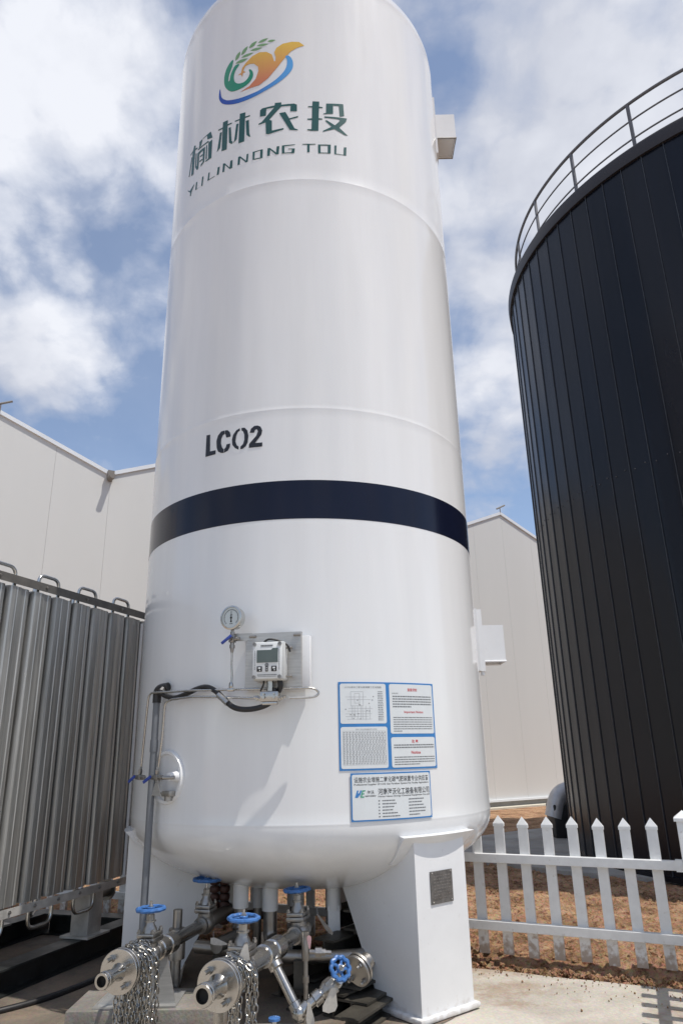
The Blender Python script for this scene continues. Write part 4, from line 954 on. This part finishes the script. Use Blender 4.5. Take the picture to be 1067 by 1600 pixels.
def conduit():
    t = thing('cable_conduit', 'tall grey upright conduit with an elbow on top, left of the tank', 'conduit', V(-1.175,4.54,-1.38))
    x, y = -1.178, 4.535
    m = MB(); m.cyl((x,y,-1.38),(x,y,.33),.021,18); obj('pipe', m, M['pvc'], t)
    m = MB(); m.tube(arc_path([(x,y,.31),(x,y,.398),(x+.075,y-.03,.405)],.05,6),.026,14); obj('elbow', m, M['rubber'], t)
    m = MB(); m.cyl((x,y,.02),(x,y,.09),.0245,18); m.box((x+.03,y+.03,-.13),(.03,.09,.012)); obj('coupling', m, M['pvc'], t)
    c = thing('black_cable', 'thick black cable waving from the conduit elbow to the underside of the level meter', 'cable', tp(-30,1.3,.3))
    q = lambda a, r, z: tp(a, r, z)
    m = MB(); m.tube(spline([(x+.06,y-.02,.40),q(-42.6,1.32,.375),q(-40.3,1.315,.345),q(-37.0,1.30,.330),q(-33.0,1.295,.348),q(-29.0,1.30,.372),q(-25.6,1.31,.377),q(-22.6,1.32,.350),q(-19.5,1.34,.300),q(-16.8,1.36,.255),q(-13.8,1.37,.236),q(-10.4,1.37,.240),q(-7.6,1.37,.262),q(-6.2,1.37,.30),q(-6.3,1.37,.345)],6),.0155,14); obj('jacket', m, M['rubber'], c)
    m = MB(); m.tube(spline([q(-21.3,1.332,.325),q(-19.2,1.35,.292),q(-18.0,1.36,.272)],4),.0175,12); obj('steel_braid', m, M['steel'], c)
    m = MB(); m.cyl(V(x+.05,y-.02,.402),q(-42.3,1.32,.372),.019,8); obj('gland', m, M['steel_dull'], c)
conduit()

# ================================================================== pipework under the tank
def handwheel(parent, c, up, r, m_, n_sp=5, rot=0.):
    up = up.normalized(); t = V(0,0,1) if abs(up.z) < .9 else V(1,0,0); a = up.cross(t).normalized(); b = up.cross(a)
    m = MB(); N = 60; rim = []
    for i in range(N):
        th = 2*PI*i/N+rot; rr = r+.0030*math.cos(10*(th-rot)); rim.append(c+(a*math.cos(th)+b*math.sin(th))*rr)
    m.tube(rim,.0100,8,closed=True)
    m.lathe(c-up*.014,up,[(0,.014),(.005,.020),(.022,.019),(.026,.012)],16)
    for k in range(n_sp):
        th = 2*PI*k/n_sp+rot; d = a*math.cos(th)+b*math.sin(th); s = up.cross(d)
        m.box(c+d*(r*.55)-up*.004,(r*.9,.013,.008),d,s,up,bev=.002)
    o = obj('handwheel', m, M[m_], parent)
    m = MB(); m.lathe(c+up*.010,up,[(0,.015),(.004,.015),(.004,.010),(.014,.010),(.014,.006),(.026,.006),(.028,.002)],6); obj('wheel_nut', m, M['steel'], o)
    return o
def globe_valve(parent, P, ax, up, wz, rw, size=1.0, wheel='blue', mat_='steel_dull', rot=0.):
    """P: bore centre, wz: height of handwheel above P along up"""
    ax = ax.normalized(); up = (up-ax*up.dot(ax)).normalized(); sd = ax.cross(up); s = size
    m = MB(); m.lathe(P-ax*.075*s,ax,[(0,.046*s),(.022*s,.046*s),(.030*s,.040*s),(.045*s,.054*s),(.075*s,.062*s),(.105*s,.054*s),(.120*s,.040*s),(.128*s,.046*s),(.150*s,.046*s)],24)
    m.lathe(P,up,[(0,.045*s),(.058*s,.046*s),(.066*s,.060*s)],20)
    body = obj('valve_body', m, M[mat_], parent)
    m = MB(); m.box(P+up*.076*s,(.118*s,.105*s,.020*s),ax,sd,up,bev=.004); m.box(P+up*.098*s,(.112*s,.098*s,.020*s),ax,sd,up,bev=.004)
    top = P+up*.108*s; m.lathe(top,up,[(0,.040*s),(.018*s,.036*s),(.036*s,.024*s),(.050*s,.022*s),(.050*s,.030*s),(.056*s,.030*s),(.056*s,.020*s)],18)
    z2 = .108*s+.056*s
    m.lathe(P+up*z2,up,[(0,.022*s),(.028*s,.022*s),(.030*s,.017*s),(.034*s,.017*s)],6)
    obj('bonnet', m, M[mat_], body)
    m = MB()
    for a in (-1,1):
        for b in (-1,1): c = P+ax*a*.046*s+sd*b*.040*s; m.cyl(c+up*.060*s,c+up*.128*s,.0075*s,6); m.cyl(c+up*.109*s,c+up*.118*s,.012*s,6)
    obj('bonnet_bolt', m, M['steel_dull'], body)
    m = MB(); m.cyl(P+up*(z2+.03*s),P+up*(wz+.005),.0072,10); obj('stem', m, M['steel'], body)
    handwheel(body, P+up*wz, up, rw, wheel, rot=rot); return body
def flange_pair(parent, c, d, r, th=.020, gap=.006):
    t = V(0,0,1); a = d.cross(t).normalized(); b = d.cross(a)
    m = MB(); m.lathe(c,d,[(0,r-.002),(.002,r),(th,r),(th+.001,r-.002),(th+.0012,.07),(th+gap,.07),(th+gap+.001,r-.002),(th+gap+.003,r),(2*th+gap,r),(2*th+gap+.02,.062),(2*th+gap+.04,.050)],48)
    f = obj('flange', m, M['steel'], parent)
    for k in range(4):
        th_ = PI/4+PI/2*k+.15; q = c+(a*math.cos(th_)+b*math.sin(th_))*(r*.70)
        m = MB(); m.cyl(q-d*.046,q+d*(2*th+gap+.035),.0085,10); m.cyl(q-d*.014,q-d*.001,.0155,6); m.cyl(q+d*(2*th+gap+.001),q+d*(2*th+gap+.015),.0155,6)
        for j in range(7): m.cyl(q-d*(.044-.004*j),q-d*(.0425-.004*j),.0096,10)
        obj('bolt', m, M['steel'], f)
    return f
def nozzle(parent, c, d, r, ln):
    """open hose end: c = flange face centre, extends -d"""
    e = c-d*ln
    m = MB(); m.lathe(e,d,[(0,r*.70),(.0,r),(.004,r*1.06),(.016,r*1.06),(.018,r*.98),(.022,r*.98),(.024,r*1.06),(.034,r*1.06),(.036,r*.96),(ln*.45,r*.96),(ln*.47,r*.80),(ln*.8,r*.80),(ln,r*1.15),(ln,r*.5),(.03,r*.70)],32,closed=True)
    n = obj('nozzle', m, M['steel'], parent)
    m = MB(); m.lathe(e+d*.028,d,[(0,r*.705),(.004,r*.705)],24); obj('bore', m, M['hole'], n)
def tag(P, w, h, lean, label, m_='tag', name='paper_tag', turn=0.):
    t = thing(name, label, 'tag', P)
    X = V(math.cos(turn), math.sin(turn), 0); Z = (V(0,0,-1)+X*lean).normalized(); Y = X.cross(V(0,0,1))
    pts = []
    for a, b in ((-.14,0),(.14,0),(.5,.72),(.42,.92),(0,1.0),(-.42,.92),(-.5,.72)): pts.append(P+X*a*w+Z*b*h)
    m = MB(); m.prism(pts, Y*.0012); obj('card', m, M[m_], t, smooth=False)
    m = MB(); m.tube([P+Z*.006,P+V(0,.008,.02),P+V(0,.02,.03)],.0012,5); obj('string', m, M['steel_dull'], t)
ZP = -.95
def link(m, c, tdir, ndir, L=.037, w=.023, r=.0037):
    """one chain link: stadium in the plane of tdir and ndir"""
    tdir = tdir.normalized(); ndir = (ndir-tdir*ndir.dot(tdir)).normalized(); h = L/2-w/2-r*.2; p = []
    R2 = w/2-r*.6
    for k in range(6): a = -PI/2+PI*k/5; p.append(c+tdir*(h+R2*math.cos(a))+ndir*R2*math.sin(a))
    for k in range(6): a = PI/2+PI*k/5; p.append(c+tdir*(-h+R2*math.cos(a))+ndir*R2*math.sin(a))
    m.tube(p, r, 6, closed=True)
def chain_along(m, path, rnd, pitch=.0285):
    # resample
    P = [Vector(p) for p in path]; acc = 0; i = 0; out = [P[0]]
    for a, b in zip(P, P[1:]):
        d = (b-a).length
        while acc+d >= pitch:
            t = (pitch-acc)/d; a = a+(b-a)*t; out.append(a.copy()); d = (b-a).length; acc = 0
        acc += d
    ph = rnd.uniform(0, PI)
    for k in range(len(out)-1):
        t = out[k+1]-out[k]; ref = V(1,0,0) if abs(t.normalized().x) < .8 else V(0,0,1); a = t.cross(ref).normalized(); b = t.normalized().cross(a)
        an = ph+(k % 2)*PI/2+rnd.uniform(-.35,.35); link(m, (out[k]+out[k+1])/2, t, a*math.cos(an)+b*math.sin(an))
def chain(label, c, d, r, loops, strands, seed, zl, lr):
    rnd = random.Random(seed); m = MB(); sd = d.cross(V(0,0,1)).normalized()
    for k in range(loops):
        o = -.045+.10*k/max(1,loops-1); pth = []
        rr = r+.012+rnd.uniform(0,.012); tl = rnd.uniform(-.03,.03)
        for i in range(41):
            th = 2*PI*i/40; pth.append(c+d*(o+tl*math.sin(th))+sd*math.cos(th)*rr+V(0,0,math.sin(th)*rr))
        chain_along(m, pth, rnd)
    for k in range(strands):
        o = rnd.uniform(-.045,.075); lat = rnd.uniform(*lr)
        top = math.sqrt(max(0,(r+.020)**2-min(abs(lat),r+.018)**2))
        p = [c+d*(o+.02)-sd*rnd.uniform(.02,.05)+V(0,0,r+.026), c+d*o+sd*rnd.uniform(0,.03)+V(0,0,r+.032), c+d*o+sd*lat+V(0,0,top+.012)]
        fwd = -d*(.0 if lat > r else rnd.uniform(.0,.02))
        b = c+d*(o+rnd.uniform(-.02,.02))+sd*(lat+rnd.uniform(-.01,.02) if lat > r else lat*1.0)+fwd
        if lat <= r: p = [c+d*o+sd*lat-V(0,0,top)]
        p += [b+V(0,0,-.09), b+V(rnd.uniform(-.01,.01),0,-.20), V(b.x+rnd.uniform(-.01,.01),b.y,zl+rnd.uniform(-.02,.05))]
        chain_along(m, spline(p,6), rnd)
    o = obj('chain', m, M['chain']); setp(o, label, 'chain')
def filling_lines():
    UP = V(0,0,1)
    # ---- line one (left)
    N1 = V(-1.11,3.64,ZP); d = V(.2224,.9750,0)
    t = thing('filling_line', 'left steel filling pipe with an open threaded end, flange and blue-wheeled valves', 'pipe', N1+V(0,0,-.2))
    p = lambda s: N1+d*s
    nozzle(t, p(.135), d, .033, .145); flange_pair(t, p(.135), d, .094, .017)
    m = MB(); m.lathe(p(.21),d,[(0,.041),(.16,.041)],24); m.lathe(p(.49),d,[(0,.041),(.03,.043),(.035,.049),(.10,.049),(.105,.043),(.12,.043),(.125,.049),(.20,.049),(.205,.041),(.22,.033),(.62,.033)],24); obj('pipe', m, M['steel'], t)
    globe_valve(t, p(.43), d, V(-.02,0,1), .205, .066, .94, rot=.3)
    globe_valve(t, p(1.12), d, V(.02,0,1), .235, .078, .95, mat_='steel_dull', rot=.8)
    m = MB(); m.lathe(p(1.20),d,[(0,.04),(.25,.04)],18); m.tube(arc_path([p(1.40),p(1.52),p(1.52)+V(0,0,.3)],.08,6),.04,16); obj('elbow', m, M['steel_dull'], t)
    # ---- line two (right)
    N2 = V(-.61,3.43,ZP); d2 = V(.3036,.9528,0)
    t2 = thing('filling_line', 'right steel filling pipe with the wider open end and a slanting branch', 'pipe', N2+V(0,0,-.2))
    p2 = lambda s: N2+d2*s
    nozzle(t2, p2(.105), d2, .042, .135); flange_pair(t2, p2(.105), d2, .100, .018)
    m = MB(); m.lathe(p2(.18),d2,[(0,.045),(.40,.045),(.405,.053),(.47,.053),(.475,.047),(.50,.047),(.505,.054),(.60,.054),(.605,.040),(.62,.035),(1.0,.035)],24); obj('pipe', m, M['steel'], t2)
    globe_valve(t2, p2(.34), d2, V(0.03,0,1), .215, .067, 1.0, rot=1.1)
    globe_valve(t2, p2(1.07), d2, V(-.06,0,1), .215, .068, .98, mat_='steel_dull', rot=.2)
    # slanting branch
    T = p2(.66); E = V(-.254,3.95,-1.18); 
    m = MB(); bd = (E-T); L = bd.length; bd.normalize(); m.lathe(T,bd,[(0,.044),(.050,.044),(.055,.036),(.08,.036),(.085,.023),(L-.05,.023),(L-.045,.031),(L-.01,.031)],20); m.sphere(E,.036,18,12)
    F = V(-.010,4.05,-1.035); bd2 = (F-E).normalized(); L2 = (F-E).length
    m.lathe(E,bd2,[(0,.031),(.05,.031),(.055,.024),(.085,.024),(.088,.034),(.125,.034),(.13,.026),(.14,.026)],20); obj('branch_pipe', m, M['steel'], t2)
    m = MB(); m.lathe(E+bd2*.14,bd2,[(0,.030),(.02,.038),(.06,.038),(.08,.030)],18); side = bd2.cross(V(.5,-1,.3)).normalized(); m.box(E+bd2*.185,(.045,.07,.07),bd2,side,bd2.cross(side),bev=.005)
    vb = obj('valve_body', m, M['steel_dull'], t2)
    wd = V(.45,-.80,.40).normalized(); wc = V(-.052,3.90,-.986)
    base = E+bd2*.215
    m = MB(); m.cyl(base,wc,.010,10); m.lathe(base-wd*.01,wd,[(0,.030),(.03,.030),(.034,.018),(.07,.018)],10); obj('stem', m, M['steel'], vb)
    handwheel(vb, wc, wd, .047, 'blue', rot=.5)
    m = MB(); fd = V(.55,.65,.30).normalized(); m.lathe(F+V(.035,.06,-.02),fd,[(0,.074),(.002,.076),(.014,.076),(.016,.04),(.020,.04),(.022,.076),(.036,.076),(.038,.045),(.10,.04)],36); fl = obj('flange', m, M['steel_dull'], t2)
    a = fd.cross(UP).normalized(); b = fd.cross(a)
    for k in range(4): q = F+V(.035,.06,-.02)+(a*math.cos(PI/4+PI/2*k)+b*math.sin(PI/4+PI/2*k))*.056; m = MB(); m.cyl(q-fd*.03,q+fd*.06,.007,8); m.cyl(q-fd*.012,q,.013,6); obj('bolt', m, M['steel_dull'], fl)
    # small riser with relief valve
    m = MB(); x, y = -.238, 4.27
    m.cyl((x,y,-1.33),(x,y,-1.12),.0125,12); m.lathe((x,y,-1.14),UP,[(0,.018),(.03,.018),(.03,.012),(.10,.0115),(.10,.019),(.13,.022),(.19,.022),(.20,.019),(.22,.021),(.235,.021)],16); rv = obj('relief_riser', m, M['steel_dull'], t2)
    m = MB(); m.lathe((x+.02,y,-1.0),(1,0,-.05),[(0,.012),(.03,.012),(.03,.024),(.065,.024),(.065,.017),(.085,.017),(.085,.011),(.115,.011)],6); obj('relief_cap', m, M['steel_dull'], rv)
    # ---- chains
    chain('steel chain wound and hanging in many strands behind the left flange', p(.275), d, .047, 13, 28, 5, -1.36, (-.07,.11))
    chain('steel chain hanging in a few strands behind the right-hand flange', p2(.225), d2, .050, 7, 9, 9, -1.36, (.02,.11))
    # ---- tags
    tag(p2(.34)+V(.03,-.085,.125), .056, .085, -.15, 'pale heart-shaped tag hanging just under the middle blue handwheel')
    tag(V(-.085,3.88,-1.06), .070, .105, -.25, 'pale tag hanging below the tilted blue handwheel')
    tag(V(-.205,3.92,-1.13), .040, .095, .10, 'narrow pale tag hanging by the ball-shaped elbow of the branch')
    tag(V(-.215,4.22,-.975),   .024, -.062, .05, 'small pinkish triangular tag pointing up beside the relief valve', 'tagpink')
    tag(p(.86)+V(.16,-.05,-.01), .09, .06, 1.2, 'cream paper scrap lying across the pipes between the two filling lines', 'tag')
    tag(p2(1.02)+V(.12,-.05,.11), .03, .13, .8, 'long dull tag strip hanging from the valve under the tank', 'nameplate', 'metal_tag')
    # ---- safety riser left (plain cylinder with stub)
    r = thing('vent_pipe', 'dull grey upright stub pipe with a narrower top, behind the left filling line', 'pipe', V(-.985,4.55,-1.38))
    m = MB(); m.lathe((-.985,4.55,-1.37),UP,[(0,.03),(.02,.055),(.06,.055),(.07,.030),(.28,.030),(.285,.050),(.40,.050),(.41,.046),(.435,.046),(.44,.026),(.53,.026)],20); obj('pipe', m, M['steel_dull'], r)
    m = MB(); m.lathe((-.985,4.55,-1.30),V(-.9,-.35,.1),[(0,.035),(.10,.035),(.10,.05),(.13,.05),(.13,.028),(.15,.028)],14); obj('drain_plug', m, M['steel_dull'], r)
filling_lines()
def drop_pipes():
    UP = V(0,0,1)
    def dp(x, y, zb, r, label, col='steel_dull', elbow=None, square=False):
        t = thing('drop_pipe', label, 'pipe', V(x,y,zb), None, 'pipes dropping from the tank bottom')
        d = math.hypot(x-XA, y-YA); zt = ZLO-HLO*math.sqrt(max(0,1-(d/RT)**2))+.03
        m = MB(); m.lathe((x,y,zt-.15),UP,[(0,r+.008),(.16,r+.008)],18); obj('white_stub', m, M['legpaint'], t)
        m = MB()
        if square: m.box((x,y,(zt-.12+zb)/2),(2*r,2*r,zt-.12-zb),bev=.004)
        elif elbow: m.tube(arc_path([(x,y,zt-.12),(x,y,zb),V(x,y,zb)+elbow],.07,7),r,18)
        else: m.cyl((x,y,zb),(x,y,zt-.12),r,18)
        obj('pipe', m, M[col], t)
    dp(-.675,4.90,-1.05,.040,'dull pipe straight under the tank, second from the left','steel_dull',V(-.10,-.25,0))
    dp(-.50,4.97,-1.10,.042,'dull pipe with a corrugated look next to the dark-wheeled valve under the tank','steel_dull',V(.12,-.2,0))
    dp(-.60,5.15,-1.2,.028,'thin dull pipe behind the two thick ones under the tank','steel_dull',V(0,.4,0))
    dp(-.10,5.00,-1.30,.038,'long square pale post under the right part of the tank','legpaint',None,True)
    dp(-.86,5.12,-1.0,.030,'brownish stacked fittings under the tank at the far left','brown',V(.3,.1,0))
    dp(-.36,5.35,-1.25,.045,'black round pipe in the shade at the centre under the tank','skid',V(0,.5,0))
    t = thing('stacked_fitting', 'dark brown ribbed fittings standing behind the left dark-blue handwheel', 'fitting', V(-.80,5.05,-.95))
    m = MB()
    for x in (-.865,-.80):
        for k in range(6): m.lathe((x,5.05,-1.02+.045*k),UP,[(0,.026),(.01,.033),(.028,.033),(.038,.026)],14)
    obj('ribbed_body', m, M['brown'], t)
    # cross pipe low down
    t = thing('header_pipe', 'grey header pipe lying low across the yard under the tank', 'pipe', V(-.4,4.9,-1.38))
    m = MB(); m.tube(arc_path([(-.95,4.95,-1.12),(-.35,4.72,-1.13),(.08,4.72,-1.13),(.30,5.3,-1.13)],.1,6),.035,16); obj('pipe', m, M['steel_dull'], t)
    m = MB(); m.box((-.3,4.70,-1.26),(.06,.06,.24)); m.box((-.80,4.90,-1.26),(.06,.06,.24)); obj('prop', m, M['planks'], t, smooth=False)
    # concrete blocks carrying the filling lines
    def block(c, s, label, plate):
        o = MB(); o.box(c, s, bev=.008); t = obj('concrete_block', o, M['pier'], org=(c[0],c[1],c[2]-s[2]/2)); setp(t, label, 'block', 'concrete blocks under the filling lines'); return t
    block((-1.05,4.31,-1.295),(.78,.34,.17),'pale concrete block under the open end of the left filling pipe',1)
    t = thing('pipe_saddle', 'bluish steel gusset plate on the concrete block carrying the left pipe', 'support', (-1.0,4.25,-1.2))
    m = MB(); m.prism([(-1.30,4.20,-1.205),(-.90,4.20,-1.205),(-.96,4.22,-.99),(-1.05,4.22,-.985)],(0,.012,0)); m.box((-1.10,4.28,-1.205),(.42,.24,.008)); obj('plate', m, M['plate_grey'], t, smooth=False)
    block((-.47,3.86,-1.31),(.40,.30,.15),'low concrete block under the right filling pipe',1)
    t = thing('pipe_stand', 'thin steel stand holding up the right filling pipe', 'support', (-.50,3.75,-1.24))
    m = MB(); m.cyl((-.525,3.72,-1.235),(-.525,3.72,-1.01),.018,12); m.cyl((-.60,3.72,-1.235),(-.60,3.72,-1.0),.022,4); m.box((-.55,3.72,-1.232),(.18,.10,.010)); obj('post', m, M['steel'], t)
    m = MB(); m.lathe((-.55,3.58,-1.235),(0,0,1),[(0,.02),(.05,.02),(.05,.03),(.07,.03)],10)
    o = thing('small_valve', 'small steel valve with a blue top at the lower edge between the filling pipes', 'valve', (-.42,3.55,-1.2)); m = MB(); m.cyl((-.34,3.62,-1.36),(-.34,3.62,-1.10),.012,10); m.sphere((-.34,3.62,-1.15),.026,12,8); obj('body', m, M['steel'], o); m = MB(); m.lathe((-.34,3.62,-1.11),(0,0,1),[(0,.012),(.004,.026),(.014,.026),(.018,.010)],12); obj('cap', m, M['blue'], o)
drop_pipes()

# ================================================================== ambient vaporiser on a black skid
EP = V(-1.84,5.70,0); ED = V(.3216,.9469,0); EN = V(.9469,-.3216,0)
def ep(s, w, z): return EP+ED*s+EN*w+V(0,0,z)
def vaporizer():
    t = thing('vaporizer', 'tall ribbed aluminium vaporiser with looped tubes on its top and bottom, left of the tank', 'vaporizer', ep(-1,-.5,-1.22))
    pitch = .2185; s0 = .242; n = 13; s0 = .242+pitch
    prof = [(-.107,-.10),(-.101,-.03),(-.092,-.008),(-.080,-.002),(-.040,0),(-.036,.003),(-.032,.0),(.000,-.003),(.004,-.010),(.045,-.012),(.050,-.008),(.070,-.010),(.084,-.016),(.092,-.05),(.100,-.09),(.107,-.10)]
    back = [(.107,-.118),(-.107,-.118)]
    def fin(sc, w0, front=True):
        m = MB(); loop = [(a, b) for a, b in (prof if front else [(-.10,-.07),(-.09,0),(.09,0),(.10,-.07)])]+[(back[0][0],back[0][1]),(back[1][0],back[1][1])]
        m.prism([ep(sc+a,w0+b,-.872) for a, b in loop],(0,0,1.972)); return obj('fin_panel', m, M['alu'], t, smooth=False)
    for k in range(n):
        fin(s0-pitch*k, 0); 
    for w0 in (-.45,-.9):
        for k in range(0,n): fin(s0-pitch*k, w0, False)
    m = MB(); m.box(ep(.305,.022,.10),(.012,.02,1.93),ED,EN); obj('sunlit_edge_strip', m, M['legpaint'], t, smooth=False)  # white strip stands in for sunlight on the last fin's edge
    for w0 in (0,-.5,-1.0):
        m = MB(); a = ep(s0+.125,w0,1.14); b = ep(s0-pitch*(n-1)-.125,w0,1.14); d = (b-a)
        m.box((a+b)/2+EN*(.012)-V(0,0,0),(d.length,.004,.058),ED,EN); m.box((a+b)/2-EN*.02+V(0,0,.027),(d.length,.06,.004),ED,EN); o = obj('top_rail', m, M['toprail'], t, smooth=False)
        m = MB(); m.box((a+b)/2+EN*.012-V(0,0,2.045),(d.length,.005,.050),ED,EN); m.box((a+b)/2-EN*.02-V(0,0,2.07),(d.length,.06,.004),ED,EN); o2 = obj('bottom_rail', m, M['alu_rail'], t, smooth=False)
        if w0 == 0:
            for k in range(n):
                for o_, zz in ((o2,-.902),(o,1.142)):
                    if o_ is o and k % 2: continue
                    m = MB(); c = ep(s0-pitch*k,.0145,zz); m.lathe(c,EN,[(0,.012),(.004,.012),(.004,.009),(.009,.008)],6); m.cyl(c,c+EN*.014,.004,6); obj('rivet', m, M['steel_dull'], o_)
    # return bends
    def bend(s, w, z, hw, h, wd=0.):
        m = MB(); P = arc_path([ep(s-hw,w,z-.03*(1 if h>0 else -1)),ep(s-hw,w,z+h),ep(s+hw,w+wd,z+h),ep(s+hw,w+wd,z-.03*(1 if h>0 else -1))],.075,8)
        m.tube(P,.0125,12); obj('return_bend', m, M['dialrim'], t)
    for k in range(0, 6): bend(.066-.4275*k, -.030, 1.135, .104, .098)
    for k in range(0, 6): bend(-.15-.4275*k, -.25, 1.135, .104, .10, -.2)
    for k in range(0, 6): bend(-.089-.437*k, -.030, -.93, .109, -.110)
    for k in range(0, 6): bend(.13-.437*k, -.20, -.93, .109, -.09, -.15)
    # legs
    for s_ in (.055,-1.95):
        for w_ in (-.10,-1.0):
            m = MB(); m.box(ep(s_,w_,-1.075),(.15,.15,.29),ED,EN,bev=.004); lg = obj('leg', m, M['alu_rail'], t)
            m = MB(); m.box(ep(s_,w_,-1.212),(.25,.24,.014),ED,EN); obj('base_plate', m, M['alu_rail'], lg, smooth=False)
    # inlet header at the far right under the rail
    m = MB(); m.cyl(ep(.26,-.35,-1.02),ep(.60,-.35,-1.02),.055,16); m.cyl(ep(.60,-.35,-1.02),ep(.62,-.35,-1.02),.085,20); obj('inlet_header', m, M['steel_dull'], t)
vaporizer()
def skid():
    t = thing('skid_frame', 'black steel beam frame lying on the concrete under the vaporiser', 'frame', ep(-1,-.5,-1.38))
    def hb(A, B, nrm, top=-1.222, h=.155, w=.15):
        d = (B-A); L = d.length; d.normalize(); c = (A+B)/2; m = MB()
        m.box(c+V(0,0,top-.006),(L,w,.012),d,nrm); m.box(c+V(0,0,top-h+.006),(L,w,.012),d,nrm); m.box(c+V(0,0,top-h/2),(L,.010,h-.024),d,nrm); obj('beam', m, M['skid'], t, smooth=False)
    hb(ep(-3.2,-.10,0),ep(.75,-.10,0),EN); hb(ep(-3.2,-1.0,0),ep(.75,-1.0,0),EN)
    hb(ep(.675,-.175,0),ep(.675,-.925,0),ED); hb(ep(-2.1,-.18,0),ep(-2.1,-.92,0),ED); 
    h = MB(); h.tube(spline([(-2.6,4.2,-1.362),(-1.95,4.75,-1.362),(-1.72,5.10,-1.362),(-1.60,5.45,-1.362),(-1.5,5.9,-1.362),(-1.2,6.3,-1.362)],8),.018,10)
    o = obj('ground_hose', h, M['rubber']); setp(o, 'black hose lying on the concrete along the black frame', 'hose')
skid()
def clutter():
    rnd = random.Random(21)
    for i, (x, y, a, L, w, h, z) in enumerate([(.02,5.05,56,1.1,.20,.10,-1.325),(.22,4.95,54,1.1,.14,.12,-1.315),(-.15,5.30,56,1.0,.12,.12,-1.32),(.16,4.72,58,.62,.20,.10,-1.33),(.02,5.18,53,1.0,.16,.10,-1.215),(.24,4.98,57,1.0,.18,.10,-1.20),(.14,5.12,51,.95,.15,.10,-1.10),(.30,5.14,55,.8,.13,.11,-1.09),(.12,4.50,60,.6,.14,.08,-1.335),(.26,5.12,56,.75,.22,.11,-.975),(.10,5.30,54,.7,.12,.10,-.99)]):
        d = V(math.cos(R_(a)),math.sin(R_(a)),0); n = V(-d.y,d.x,0); m = MB(); c = V(x,y,z)
        m.box(c+V(0,0,h/2-.006),(L,w,.012),d,n); m.box(c-V(0,0,h/2-.006),(L,w,.012),d,n); m.box(c,(L,.012,h-.024),d,n)
        o = obj('steel_section', m, M['planks'], smooth=False, org=(x,y,z-h/2)); setp(o, 'dirty brown steel section lying in the stacked heap in the shade under the tank', 'beam', 'steel sections heaped under the tank')
    m = MB(); m.box((.14,3.95,-1.33),(.34,.30,.09),V(math.cos(.2),math.sin(.2),0),V(-math.sin(.2),math.cos(.2),0),bev=.01); o = obj('stone_slab', m, M['pier']); setp(o, 'pale flat slab lying on the ground to the left of the front leg', 'slab')
clutter()

# ================================================================== lift everything so the yard is near z = 0
for o in list(COL.objects):
    if o.parent is None and o.type in ('MESH', 'EMPTY'): o.location.z += EYE
